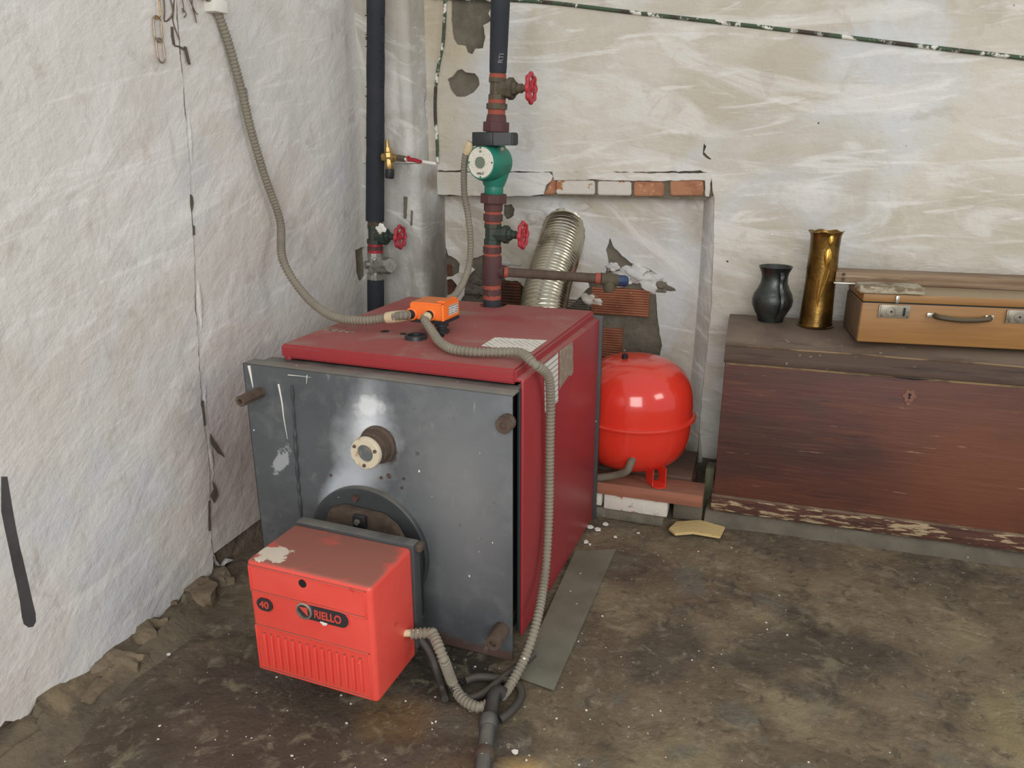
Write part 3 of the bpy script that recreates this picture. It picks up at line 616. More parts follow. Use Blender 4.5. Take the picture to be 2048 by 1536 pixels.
prism('paper_label', q, (0, 0, .0008), PAPER, lid, None)
# trim sheet between lid and door
a0 = ay(530, 706, 1.505)
box('front_trim', (a0.x, 1.472, .668), (-.562, 1.53, .676), DGREY, bo, .002)
# stickers on the side panel
q = [ax(x, y, BX1+.0006) for x, y in ((1088, 728), (1116, 704), (1116, 802), (1090, 826))]
prism('printed_label', q, (.0006, 0, 0), PAPER2, sp, None)
pls = Plane((BX1+.0004, 1.5, 0), (0, 1, 0), (1, 0, 0))
sheet('torn_label', pls, pxs(pls, [(1119, 701), (1145, 684), (1146, 744), (1142, 752), (1138, 750), (1118, 779)]), [], .001, SACK, sp, .002, 0, 5, 0)
# front door (a tray with a folded rim)
DY = 1.43; dl, dr = ay(485, 728, DY), ay(1025, 790, DY)
DX0, DX1, DZ0, DZ1 = dl.x, dr.x, .004, .684
sg = ay(733, 905, 1.375); fc = Vector((-.930, DY, .240))
DOORM = M('door_grey', (92, 95, 98), .52, .15, layers=[
    ('n', dict(s=4, lo=.4, hi=.7, c=(80, 83, 86))),
    ('n', dict(s=16, lo=.5, hi=.72, c=(112, 114, 116), a=.7, d=.5)),
    ('b', dict(p=(DX1-.14, DY, .42), r=(.2, .1, .36), s=3, n=.8, e=.8, c=(128, 129, 130), a=.7)),
    ('b', dict(p=(sg.x-.03, DY, sg.z+.02), r=(.10, .1, .17), rot=(0, 14, 0), s=8, n=1.3, e=.95, c=(196, 200, 204), a=1.0, rg=.8)),
    ('b', dict(p=(sg.x-.035, DY, sg.z+.0), r=(.045, .1, .09), rot=(0, 14, 0), s=16, n=1.4, e=.6, c=(222, 224, 226), a=.8, rg=.8)),
    ('b', dict(p=(sg.x-.10, DY, sg.z-.13), r=(.06, .1, .15), rot=(0, 36, 0), s=9, n=1.1, e=.7, c=(186, 192, 198), a=.9, rg=.8)),
    ('b', dict(p=(sg.x-.02, DY, sg.z+.09), r=(.05, .1, .03), rot=(0, -20, 0), s=24, n=1.8, e=.5, c=(226, 228, 230), a=.7)),
    ('b', dict(p=(sg.x+.022, DY, sg.z-.005), r=(.032, .1, .052), s=24, n=1.2, e=.2, c=(66, 54, 54), a=.9)),
    ('b', dict(p=(DX0+.085, DY, .43), r=(.018, .1, .055), rot=(0, 35, 0), s=60, n=2.6, e=.3, c=(176, 180, 182), a=.8)),
    ('b', dict(p=(DX1-.12, DY, .005), r=(.26, .1, .035), s=20, n=1.2, e=.4, c=(98, 72, 62), a=.8)),
    ('n', dict(s=50, st=(1, 1, .3), lo=.64, hi=.7, c=(140, 140, 138), a=.5)),
    ('n', dict(s=30, lo=.66, hi=.7, c=(58, 60, 62), a=.6, off=3)),
    ('up', dict(c=(138, 132, 120), s=6, lo=.2, hi=.6, a=.85)),
    ('sp', dict(s=32, r=.09, c=(228, 228, 222), st=(1, 1, .7)))], bump=[dict(s=3, k=.12, d=.02), dict(s=60, k=.06, d=.002)])
bm = bmesh.new(); addbox(bm, (DX0, DY, DZ0), (DX1, DY+.004, DZ1), .0015)
addbox(bm, (DX0, DY, DZ1-.004), (DX1, DY+.045, DZ1), .0015); addbox(bm, (DX0, DY, DZ0), (DX0+.004, DY+.03, DZ1), .0015)
dr_ = frombm(bm, 'front_door', DOORM, bo, 30); tag(dr_, 'dark grey front plate smeared with white paint')
for pts, w in (([(498, 731), (502, 752), (506, 775)], .0042), ([(557, 768), (564, 805), (568, 838), (575, 878)], .0026), ([(576, 750), (600, 752), (622, 755)], .0012), ([(614, 750), (613, 768)], .0012)):
    c = spline([ay(x, y, DY-.0005) for x, y in pts], .004); m_ = len(c)
    tube('paint_run', c, [w*(1-.8*i/m_) for i in range(m_)], CHIP, dr_, 6, 60)
c = spline([ay(x, y, DY-.001) for x, y in ((584, 770), (588, 830), (592, 900), (597, 970), (604, 1045))], .004)
tube('weld_bead', c, [.0038+.0035*mnoise.noise(p*45) for p in c], DGREY, dr_, 8, 60)
# door studs
def stud(x, y, x2, y2, out, r, hexa=True):
    p1 = ay(x, y, DY-out); p0 = ay(x2, y2, DY); p0.x, p0.z = p1.x+(p0.x-p1.x)*.3, p1.z
    turned('stud', (p1.x, DY, p1.z), p1, [(0, r*1.0), (.94, r*1.0), (1, r*.92), (1, r*.45), (.85, r*.42), (.85, .0005)], RUST, dr_, 8 if hexa else 20)
stud(480, 803, 520, 790, .075, .0145); stud(985, 1288, 1000, 1262, .062, .0195, False); stud(1006, 852, 1012, 846, .03, .019, False)
# sight glass
s0, s1 = Vector((sg.x, DY, sg.z)), Vector((sg.x, 1.375, sg.z))
turned('sight_tube', s0, s1, [(0, .047), (.14, .047), (.2, .041), (.62, .040), (.64, .037), (.97, .037)], RUST, dr_)
sgl = turned('sight_glass_ring', s1+Vector((0, .004, 0)), s1+Vector((0, -.008, 0)), [(0, .0385), (.8, .0385), (1, .037), (1, .0215), (.5, .0205), (.5, .0005)], M('pale_ring', (214, 204, 178), .5, .2, layers=[('n', dict(s=40, lo=.58, hi=.66, c=(170, 116, 78), a=.7))]), dr_)
turned('glass_disc', s1+Vector((0, .0, 0)), s1+Vector((0, -.003, 0)), [(0, .0208), (1, .0208)], LENS, sgl)
for a in (20, 150, 265):
    c = s1+Vector((0.0298*math.cos(math.radians(a)), -.008, .0298*math.sin(math.radians(a)))); turned('screw', c, c+Vector((0, -.0035, 0)), [(0, .0042), (.8, .0042), (1, .003)], RUST, sgl, 10)
tube('air_nipple', [s0+Vector((-.025, -.03, -.022)), s0+Vector((-.044, -.045, -.028))], .006, RUST, dr_, 10)
for x, y in ((763, 955), (778, 952), (808, 957), (804, 975), (662, 950)):
    p = ay(x, y, DY); turned('rivet', p, p+Vector((0, -.003, 0)), [(0, .007 if x == 778 else .0035), (1, .004)], RUST, dr_, 8)
# burner flange on the door
fl = turned('burner_flange', fc, fc+Vector((0, -.014, 0)), [(0, .166), (.85, .166), (1, .163), (1, .155), (.9, .150), (.9, .0005)], DGREY, bo, 64)
p = ay(713, 995, DY-.014); turned('bolt', p, p+Vector((0, -.010, 0)), [(0, .0085), (1, .0082)], BROWNI, fl, 6)
mf = prism('mounting_plate', [(fc.x+x, DY-.016, fc.z+z) for x, z in ((-.105, .065), (-.085, .105), (-.05, .118), (.06, .112), (.095, .09), (.125, .04), (.13, -.06), (.1, -.1), (-.1, -.1), (-.115, .0))], (0, -.022, 0), RUST, fl, 35, .003)
box('clamp', (fc.x-.013, DY-.052, fc.z+.078), (fc.x+.022, DY-.036, fc.z+.11), BLACKI, fl, .004)
c = Vector((fc.x+.002, DY-.052, fc.z+.095)); turned('bolt', c, c+Vector((0, -.006, 0)), [(0, .008), (1, .0075)], STEEL, fl, 6)
turned('burner_neck', (fc.x+.01, DY-.01, fc.z-.02), (fc.x+.01, 1.31, fc.z-.02), [(0, .075), (1, .075)], BLACKI, fl)
for x in (BX0+.04, BX1-.09): box('foot', (x, 1.56, 0), (x+.05, 2.15, .034), BLACKI, bo, .003)

# ------------------------------------------------------------------ oil burner
bu = thing('oil_burner', (-.878, 1.2, 0), 'bright red ribbed burner box marked RIELLO 40, bolted low on the grey door', 'burner')
UX0, UX1, UY0, UY1, UZ0, UZ1 = -1.034, -.727, 1.110, 1.282, .078, .360
bm = bmesh.new(); addbox(bm, (UX0, UY0, UZ0), (UX1, UY1, UZ1), .011, seg=4)
FYb = UY0
def fpt(x, y): return ay(x, y, FYb)
# pressed relief of the front: recessed band borders and ribs
z_b1 = .235
for a_, b_ in (((UX0+.006, .285), (UX1-.012, .350)), ((UX0+.006, .088), (UX1-.012, .203))):
    for q in (((a_[0], a_[1]), (b_[0], a_[1]+.004)), ((a_[0], b_[1]-.004), (b_[0], b_[1])), ((a_[0], a_[1]), (a_[0]+.004, b_[1])), ((b_[0]-.004, a_[1]), (b_[0], b_[1]))):
        addbox(bm, (q[0][0], FYb-.0032, q[0][1]), (q[1][0], FYb+.004, q[1][1]), .0018)
for i in range(14):
    x = UX0+.030+i*.0186; addbox(bm, (x-.0034, FYb-.0062, .099), (x+.0034, FYb+.002, .186), .0028)
cov = frombm(bm, 'cover', BURN, bu, 35)
def oval(name, c, w, h, th, mat, par, y):
    pts = []
    for k in range(32):
        a = 2*math.pi*k/32; sx = (w/2-h/2)*(1 if math.cos(a) > 0 else -1); pts.append((c.x+sx+h/2*math.cos(a), y, c.z+h/2*math.sin(a)))
    return prism(name, pts, (0, -th, 0), mat, par, 35)
c4 = fpt(531, 1208); e4 = oval('number_plate', c4, .040, .030, .004, EMBL, cov, FYb)
text('40', .023, WGREY, e4, (c4.x, FYb-.0046, c4.z), (1, 0, 0), (0, 0, 1), sx=1.05)
cr = fpt(647, 1229); er = oval('name_plate', cr, .124, .036, .004, EMBL, cov, FYb)
oval('plate_rim', cr, .131, .043, .0022, BURN, cov, FYb)
text('RIELLO', .0265, WGREY, er, (cr.x+.013, FYb-.0046, cr.z-.001), (1, 0, 0), (0, 0, 1), sx=.80)
cc = Vector((cr.x-.044, FYb-.004, cr.z+.001))
turned('emblem_ring', cc, cc+Vector((0, -.004, 0)), [(0, .0195), (.8, .0195), (1, .018), (1, .0155), (.2, .0152), (.2, .0005)], CHROME, er)
turned('emblem_disc', cc, cc+Vector((0, -.0015, 0)), [(0, .0153), (1, .0153)], EMBL, er)
prism('emblem_wedge', [cc+Vector(v) for v in ((-.012, -.0015, .008), (.009, -.0015, .010), (.009, -.0015, -.011))], (0, -.001, 0), WGREY, er, None)
rock('paint_drip', (cr.x+.002, FYb-.004, cr.z-.019), (.008, .002, .004), CHIP, er, 3, .8)
ch = fpt(605, 1167); turned('sight_hole', ch+Vector((0, .001, 0)), ch+Vector((0, -.0008, 0)), [(0, .0095), (1, .0095), (1, .0085), (0, .008), (0, .0004)], DARK, cov, 18)
turned('hole_bottom', ch+Vector((0, 0, 0)), ch+Vector((0, -.0012, 0)), [(0, .0085), (1, .0085)], DARK, cov, 18)
box('rear_plate', (UX0+.004, UY1-.004, .10), (UX1+.006, UY1+.026, .366), DGREY, bu, .004)
box('burner_body', (UX0+.03, UY1+.02, .13), (UX1-.02, 1.372, .325), BLACKI, bu, .01)
box('hinge_lug', (UX1-.004, UY1+.006, .345), (UX1+.018, UY1+.03, .362), RUST, bu, .003)

# ------------------------------------------------------------------ orange control box on the lid
cb = az(889, 644, .753); cbl = az(817, 638, .753); cbr = az(927, 633, .753)
ob = thing('control_box', (cb.x-.03, cb.y+.06, lid_z1), 'small orange plastic control box on a black foot on the boiler lid', 'control box')
el = (cbl-cb); er_ = (cbr-cb); el = el.normalized()*.102; er_ = er_.normalized()*.088
er_ = (er_-el*(er_.dot(el)/el.length_squared)*.8).normalized()*.090
H_ = .046
base4 = [cb, cb+er_, cb+er_+el, cb+el]
prism('base', [p-Vector((0, 0, .008)) for p in base4], (0, 0, .009), BLACKP, ob, 35, .002)
oc = prism('cover', [p+Vector((0, 0, .001)) for p in base4], (0, 0, H_), ORANGE, ob, 35, .004)
mid = cb+er_*.5+el*.06
for t, l in ((cb+er_*.5+el*.18, .012),):
    q = [cb+er_*.15+el*.04, cb+er_*.95+el*.04, cb+er_*.95+el*.28, cb+er_*.15+el*.28]
    prism('raised_step', [p+Vector((0, 0, H_)) for p in q], (0, 0, .006), ORANGE, oc, 35, .002)
for k in (0, 1):
    c = cb+er_*(.0 if k == 0 else .0)+el*(.04+.01*k); turned('corner_rib', c+Vector((0, 0, .002)), c+Vector((0, 0, H_)), [(0, .004), (1, .004)], ORANGE, oc, 10)
nr = er_.normalized().cross(Vector((0, 0, 1)))
q = [cb+er_*.28+Vector((0, 0, .012)), cb+er_*.86+Vector((0, 0, .012)), cb+er_*.86+Vector((0, 0, .038)), cb+er_*.28+Vector((0, 0, .038))]
lb = prism('rating_label', [p+nr*.0004 for p in q], nr*.0008, M('rating_paper', (206, 204, 198), .6, layers=[('w', dict(s=48, dir='Z', lo=.6, hi=.8, c=(70, 72, 76), a=.8, br=90))]), oc, None)
nf = -el.normalized().cross(Vector((0, 0, 1)))*-1
nf = Vector((0, 0, 1)).cross(el.normalized()) if Vector((0, 0, 1)).cross(el.normalized()).y < 0 else -Vector((0, 0, 1)).cross(el.normalized())
g1 = cb+el*.40+Vector((0, 0, .017)); g2 = cb+el*.93+Vector((0, 0, .015))
for g_ in (g1, g2):
    turned('boss', g_, g_+nf*.006, [(0, .017), (.8, .017), (1, .015)], ORANGE, oc)
    turned('gland', g_+nf*.004, g_+nf*.020, [(0, .0125), (.4, .0125), (.4, .010), (1, .0095)], BLACKP, oc)
ft = az(880, 668, lid_z1); ftp = cb+el*.22+er_*.30
turned('foot', (ftp.x, ftp.y, lid_z1+.001), (ftp.x, ftp.y, .748), [(0, .020), (.25, .020), (.3, .013), (.55, .013), (.6, .019), (1, .019)], BLACKP, ob)

# ------------------------------------------------------------------ conduits
wpt = lambda x, y, off: PLF.w(*PLF.px(x, y), .012+off)
cA = [wpt(372, -22, .02), wpt(404, 0, .016), wpt(420, 30, .014), wpt(440, 90, .016), wpt(463, 180, .02), wpt(480, 262, .025), wpt(504, 350, .03), wpt(530, 440, .04)]
g2e = g2+nf*.018
e0 = ay(566, 520, cA[-1].y-.08); e1 = ay(608, 588, 1.80); e2 = ay(660, 630, 1.74); e3 = ay(720, 641, 1.72); e4_ = ay(772, 636, 1.73)
o_ = ribbed('flexible_conduit', cA+[e0, e1, e2, e3, e4_, g2e+nf*.012+Vector((-.012, 0, .001)), g2e], .0125, .0095, CONDUIT)
tag(o_, 'long grey ribbed conduit sagging from the left wall down to the orange box', 'conduit')
th = ay(790, 636, 1.73)
pp = [e4_.lerp(g2e, t) for t in (0.05, .3, .6, .85)]
tube('tape_wrap', pp, [.0155, .0165, .016, .0145], TAPE, o_, 12)
o_2 = [g1+nf*.018, g1+nf*.034+Vector((0, 0, -.008)), az(868, 668, .737), az(880, 684, .732), az(905, 698, .730), az(950, 704, .730), az(1000, 704, .731), az(1042, 706, .733)]
o_2 += [Vector((-.545, 1.56, .722)), ax(1096, 752, -.528), ax(1101, 800, -.532), ax(1100, 870, -.535), ax(1099, 960, -.535), ax(1097, 1050, -.533), ax(1090, 1150, -.525), ax(1074, 1240, -.505)]
o_2 += [az(1052, 1310, .05), az(1022, 1368, .022), az(1004, 1392, .024)]
o_ = ribbed('flexible_conduit', o_2, .0118, .0100, CONDUIT, depth=.80); tag(o_, 'grey ribbed conduit looping over the lid and hanging down beside the red panel', 'conduit')
tube('tape_wrap', [g1+nf*.016, g1+nf*.03+Vector((0, 0, -.006))], .0125, TAPE, o_, 12)
PYP = 2.16
o_3 = [ay(941, 292, 2.09), ay(932, 305, 2.10), ay(928, 340, 2.10), ay(929, 390, 2.10), ay(936, 430, 2.10), ay(941, 480, 2.10), ay(939, 525, 2.10), ay(928, 562, 2.05), ay(912, 588, 1.99), ay(898, 600, 1.93), cb+er_+el*.4+Vector((.0, .01, .03))]
o_ = ribbed('flexible_conduit', o_3, .0105, .0085, CONDUIT); tag(o_, 'thin grey ribbed conduit from the green pump down behind the orange box', 'conduit')
tube('tape_wrap', [ay(942, 284, 2.09), ay(938, 294, 2.09), ay(933, 305, 2.10)], .0125, TAPE, o_, 12)
o_4 = [Vector((UX1+.012, 1.24, .168)), Vector((UX1+.05, 1.255, .170)), ay(868, 1272, 1.25), ay(888, 1320, 1.22), az(905, 1365, .03), az(925, 1398, .018), az(955, 1414, .018), az(978, 1408, .02)]
o_ = ribbed('flexible_conduit', o_4, .0125, .0095, CONDUIT); tag(o_, 'short beige ribbed conduit from the burner box down to the floor elbow', 'conduit')
tube('tape_wrap', [Vector((UX1-.004, 1.235, .169)), Vector((UX1+.03, 1.247, .171))], .0085, TAPE, o_, 10)

# floor pipe with elbow
fp = thing('floor_pipe', az(975, 1470, 0), 'dark iron pipe with an elbow lying on the floor, pointing at the viewer', 'pipe')
a_, b_, c_ = az(992, 1392, .024), az(978, 1440, .020), az(958, 1600, .020)
smoothtube('elbow', [az(1006, 1390, .028), az(996, 1384, .036), az(988, 1393, .034), az(984, 1415, .024), b_], .0165, BLACKI, fp, 16, .006)
d_ = (c_-b_).normalized(); L_ = (c_-b_).length
turned('collar', b_-d_*.005, b_+d_*.028, [(0, .019), (.2, .021), (.8, .021), (1, .019)], DGREY, fp)
turned('pipe_run', b_, c_, [(0, .0175), (1, .0175)], DGREY, fp)
turned('collar', b_+d_*.085, b_+d_*.110, [(0, .018), (.2, .0195), (.8, .0195), (1, .018)], RUST, fp)
# black hoses
o_ = smoothtube('rubber_hose', [Vector((UX1-.02, 1.30, .13)), ay(856, 1300, 1.29), ay(872, 1340, 1.27), az(884, 1375, .012), az(890, 1398, .012)], .0085, HOSEB); tag(o_, 'black oil hose hanging beneath the burner, ending on the floor', 'hose')
o_ = smoothtube('rubber_hose', [Vector((UX1-.04, 1.34, .12)), ay(880, 1310, 1.34), az(905, 1375, .02), az(935, 1398, .012), az(970, 1385, .012), az(1010, 1352, .014), az(1048, 1325, .02), az(1068, 1307, .03)], .0095, HOSEB); tag(o_, 'black hose crossing the floor below the door corner to the elbow', 'hose')
o_ = smoothtube('rubber_hose', [az(1000, 1440, .01), az(1020, 1425, .012), az(1040, 1400, .012), az(1042, 1380, .012), az(1028, 1365, .012), az(990, 1356, .012), az(955, 1354, .012), az(930, 1362, .012)], .0095, HOSEB); tag(o_, 'dark rubber hose looped around the floor elbow', 'hose')
# sheet on the floor
q = [az(x, y, .003) for x, y in ((1232, 1100), (1108, 1381), (1036, 1356), (1150, 1104))]
o_ = prism('metal_sheet', q, (0, 0, .004), SHEET, None, 30); tag(o_, 'thin greenish grey sheet lying on the floor along the boiler side', 'sheet')

# ------------------------------------------------------------------ pipe stacks
def mk(cx, Yp):
    def seg(name, y0, y1, hw, mat, par, n=24, y2=None, prof=None, hw2=None):
        a, b = ay(cx(y0), y0, Yp), ay(cx(y1), y1, Yp); r = hw*dist(a.lerp(b, .5))/FPX; r2 = (hw2 or hw)*dist(b)/FPX
        pr = prof(r) if prof else ([(0, r*.96), (.06, r), (.94, r2), (1, r2*.96)])
        return turned(name, a, b, pr, mat, par, n)
    return seg
def lerpx(tab):
    def f(y):
        for (ya, xa), (yb, xb) in zip(tab, tab[1:]):
            if y <= yb: return xa+(xb-xa)*(y-ya)/(yb-ya)
        return tab[-1][1]
    return f
def handwheel(c, R, par, ax_=Vector((1, 0, 0)), mat=WHEEL, tilt=0):
    ax_ = ax_.normalized(); d, u, v = frame_of(ax_); bm = bmesh.new(); n = 48
    pts = [c+(u*math.cos(2*math.pi*k/n)+v*math.sin(2*math.pi*k/n))*(R*(1+.05*math.cos(8*2*math.pi*k/n))) for k in range(n)]
    tube_into(bm, pts, [R*.17+R*.03*math.cos(8*2*math.pi*k/n) for k in range(n)], 10, closed=True)
    for k in range(5):
        a = 2*math.pi*k/5+.3; tube_into(bm, [c-ax_*R*.1, c+(u*math.cos(a)+v*math.sin(a))*R*.9], [R*.17, R*.10], 8)
    tube_into(bm, [c-ax_*R*.28, c+ax_*R*.14], R*.26, 14); tube_into(bm, [c+ax_*R*.14, c+ax_*R*.3], R*.12, 8)
    return frombm(bm, 'handwheel', mat, par, 40)
def valve_side(body, px, py, x1, xs, xw, Yp, hb, hs, R, mat):
    """bonnet, spindle and handwheel leaving a valve body towards +x"""
    a = ay(px, py, Yp); k = dist(a)/FPX
    X = lambda q: Vector((ax_for(q, py, Yp), Yp, a.z))
    p1, p2, p3 = X(x1), X(xs), X(xw)
    turned('bonnet', a, p1, [(0, hb*k*.9), (.5, hb*k*.9), (.5, hb*k*1.05), (.78, hb*k*1.05), (.8, hb*k*.7), (1, hb*k*.62)], mat, body, 8)
    turned('spindle', p1, p2, [(0, hs*k), (.6, hs*k), (.62, hs*k*.7), (1, hs*k*.7)], mat, body, 12)
    handwheel(p3, R*k, body); turned('spindle', p2, p3, [(0, hs*k*.55), (1, hs*k*.55)], BLACKI, body, 8)
def ax_for(q, py, Yp): return ay(q, py, Yp).x

hp = thing('flow_pipe', ay(985, 610, PYP), 'brown and black heating pipe with two red handwheels rising from the boiler lid', 'pipe')
cx = lerpx([(-60, 1003), (0, 1001), (140, 996), (260, 992), (400, 987), (520, 984), (620, 984)]); seg = mk(cx, PYP)
s_ = seg('insulation_sleeve', -60, 146, 20, RUBBER, hp, 24, hw2=17.5)
u_ = ay(1008, 118, PYP); rr = 18*dist(u_)/FPX
text('RTI', .018, M('grey_print', (120, 122, 124), .7), s_, (u_.x, PYP-rr*.86, u_.z), (.25, -.1, 1), (-1, -.35, .0), ext=.001, sx=1)
seg('nipple', 143, 150, 15, RUST, hp); seg('seal_ring', 148, 157, 17, HEMPOR, hp)
v1 = seg('gate_valve', 156, 199, 19, OLIVE, hp, 8, prof=lambda r: [(0, r), (.2, r), (.22, r*.85), (.76, r*.85), (.78, r), (1, r)])
valve_side(v1, cx(178)+6, 178, 1034, 1052, 1062, PYP, 20, 9, 25, OLIVE)
seg('seal_ring', 198, 208, 17.5, HEMPOR, hp); seg('coupling', 207, 219, 21, OLIVE, hp, 10); seg('seal_ring', 218, 230, 17.5, HEMPOR, hp)
seg('nipple', 229, 246, 19, BROWNI, hp, hw2=21); seg('union_nut', 244, 264, 28, BROWNI, hp, 8)
seg('union_nut', 388, 406, 28, BROWNI, hp, 8); seg('nipple', 404, 422, 19, BROWNI, hp); seg('seal_ring', 420, 430, 16.5, HEMPOR, hp); seg('coupling', 428, 442, 19.5, BROWNI, hp, 10)
seg('seal_ring', 440, 448, 16.5, HEMPOR, hp)
v2 = seg('gate_valve', 447, 488, 18.5, DKGREEN, hp, 8, prof=lambda r: [(0, r), (.2, r), (.22, r*.88), (.76, r*.88), (.78, r), (1, r)])
valve_side(v2, cx(468)+6, 468, 1024, 1038, 1046, PYP, 17, 8, 23, DKGREEN)
seg('seal_ring', 487, 495, 17, HEMPOR, hp); seg('coupling', 493, 506, 18.5, BROWNI, hp, 10); seg('seal_ring', 504, 514, 17, HEMPOR, hp)
seg('tee', 511, 569, 19.5, BROWNI, hp); seg('seal_ring', 567, 578, 18, HEMPOR, hp); seg('coupling', 576, 591, 18.5, BROWNI, hp, 10); seg('seal_ring', 589, 598, 18, HEMPOR, hp)
seg('insulation_stub', 596, 640, 17.5, RUBBER, hp)
t0 = ay(990, 541, PYP); t1 = ay(1010, 544, PYP); t2 = ay(1196, 557, 2.33)
k_ = dist(t1)/FPX
turned('tee_port', t0, t1, [(0, 13*k_), (1, 13*k_)], BROWNI, hp)
bp = turned('branch_pipe', t1-Vector((.01, 0, 0)), t2, [(0, 9.5*k_), (1, 10*k_)], RUST, hp); tag(bp, 'thin rusty side branch')
turned('seal_ring', t1-Vector((.004, 0, 0)), t1.lerp(t2, .03), [(0, 11*k_), (1, 11*k_)], HEMPOR, bp); turned('seal_ring', t1.lerp(t2, .97), t2+Vector((.008, 0, 0)), [(0, 11.5*k_), (1, 11.5*k_)], HEMPOR, bp)
t3 = ay(1200, 557, 2.33); t4 = ay(1234, 561, 2.36); t5 = ay(1254, 562, 2.38)
turned('end_elbow', t3, t4, [(0, 12*k_), (.5, 14*k_), (1, 13*k_)], OLIVE, bp); el2 = ay(1219, 583, 2.345); turned('elbow_leg', t3.lerp(t4, .5), el2, [(0, 13*k_), (.7, 13*k_), (1, 11*k_)], OLIVE, bp)
turned('end_cap', t4, t5, [(0, 12*k_), (.8, 12*k_), (1, 10*k_)], BLUECAP, bp, 10)

# pump
pu = thing('circulation_pump', ay(990, 388, PYP), 'green circulation pump with a round white dial and black terminal box', 'pump')
pc_ = ay(992, 325, PYP); pf = ay(962, 325, PYP-.075); pd = (pf-pc_)
k_ = dist(pf)/FPX
mb = turned('motor_housing', pc_+pd*(-.35), pf, [(0, 26*k_), (.12, 34*k_), (.5, 36*k_), (.7, 36*k_), (.88, 36*k_), (1, 33*k_)], TEAL, pu, 36)
pdn = pd.normalized()
turned('dial', pf, pf+pdn*.003, [(0, 30.5*k_), (1, 30*k_)], DIAL, mb, 36)
dx_ = Vector((0, 0, 1)).cross(-pdn).normalized(); dx_ = -dx_ if dx_.x < 0 else dx_; dy_ = pdn.cross(dx_); dy_ = -dy_ if dy_.z < 0 else dy_
turned('vent_plug', pf+pdn*.002, pf+pdn*.008, [(0, 11.5*k_), (1, 11*k_)], M('plug_glass', (122, 134, 116), .3, .3), mb, 24)
for a in (0, 90, 180, 270):
    c = pf+(dx_*math.cos(math.radians(a))+dy_*math.sin(math.radians(a)))*28*k_; turned('screw_notch', c, c+pdn*.0042, [(0, 2.2*k_), (1, 2.0*k_)], TEAL, mb, 8)
text('WILO', .0095, DARK, mb, pf+pdn*.0034-dy_*21.5*k_, dx_, dy_, ext=.0004); text('CE', .008, DARK, mb, pf+pdn*.0034+dy_*21*k_, dx_, dy_, ext=.0004)
seg('pump_body', 296, 372, 22, TEAL, pu, 24, prof=lambda r: [(0, r*1.0), (.15, r*1.3), (.5, r*1.45), (.75, r*1.25), (1, r*.95)]); seg('outlet_neck', 368, 390, 19, TEAL, pu, 24); seg('inlet_neck', 262, 300, 20, TEAL, pu, 24)
tb0, tb1 = ay(943, 264, PYP-.085), ay(985, 292, PYP-.085)
box('terminal_box', (tb0.x, PYP-.085, tb1.z), (tb1.x, PYP-.02, tb0.z), BLACKP, pu, .004)
tb0, tb1 = ay(985, 265, PYP-.075), ay(1026, 291, PYP-.075)
prism('terminal_cover', [(tb0.x, PYP-.08, tb1.z), (tb1.x-.006, PYP-.066, tb1.z), (tb1.x, PYP-.03, tb1.z), (tb0.x, PYP-.03, tb1.z)], (0, 0, tb0.z-tb1.z), BLACKP, pu, 35, .003)
c = ay(1006, 298, PYP-.055); turned('clamp_screw', c, c+Vector((0, -.006, 0)), [(0, .006), (1, .0055)], STEEL, pu, 6)

# left pipe
YL = 2.385
lp = thing('return_pipe', ay(752, 620, YL), 'tall black insulated pipe in the corner behind the boiler, left of the pump', 'pipe')
cx2 = lerpx([(-60, 752), (0, 752), (300, 751), (442, 750), (640, 752)]); seg = mk(cx2, YL)
a = ay(752, -60, YL); b = ay(750, 442, YL); pts = [a.lerp(b, i/70) for i in range(71)]
tube('insulation_sleeve', pts, [18*dist(p)/FPX*(1+.05*mnoise.noise(p*22)+(.04 if i < 12 else 0)) for i, p in enumerate(pts)], RUBBER, lp, 20, 50)
bm = bmesh.new()
for i in range(46):
    p = a.lerp(b, .15+.6*random.random()); an = random.uniform(-.5, .5)+(math.pi if random.random() < .3 else 0); r0 = 17*dist(p)/FPX
    q = p+Vector((math.cos(an)*r0, -abs(math.sin(an))*r0, 0)); dd = Vector((math.cos(an), -.3, random.uniform(-.4, .5)))*.008*random.uniform(.4, 1.2)
    tube_into(bm, [q, q+dd], [.003, .001], 5)
tag(frombm(bm, 'torn_foam_crumbs', RUBBER, lp), kind='stuff')
seg('nipple', 441, 452, 14.5, RUST, lp); vb = seg('gate_valve', 449, 487, 15.5, DKGREEN, lp, 8, prof=lambda r: [(0, r), (.2, r), (.22, r*.9), (.76, r*.9), (.78, r*1.1), (1, r*1.1)])
valve_side(vb, cx2(470)+4, 472, 779, 791, 800, YL, 16, 6, 20, DKGREEN)
c = ay(762, 458, YL-.03); rock('paint_blob', c, (.016, .006, .014), CHIP, vb, 5, .9)
seg('painted_nipple', 486, 494, 14.5, CRIMSON, lp); seg('coupling', 492, 500, 16, BROWNI, lp, 10); seg('painted_nipple', 499, 507, 15.5, CRIMSON, lp)
sf = seg('strainer', 505, 558, 17, SILVER, lp, 10, prof=lambda r: [(0, r*.95), (.2, r*.95), (.22, r*.8), (.4, r*.95), (.6, r*.95), (.76, r*.8), (.78, r), (1, r)])
a = ay(754, 532, YL-.01); b = ay(781, 531, YL-.045); k_ = dist(a)/FPX; turned('strainer_cap', a, b, [(0, 15*k_), (.6, 15*k_), (.62, 17*k_), (.9, 17*k_), (1, 14*k_)], SILVER, sf, 8)
a = ay(742, 530, YL-.01); b = ay(729, 530, YL-.03); turned('strainer_plug', a, b, [(0, 8*k_), (1, 8*k_)], SILVER, sf, 8)
seg('insulation_sleeve', 557, 700, 16.5, RUBBER, lp)
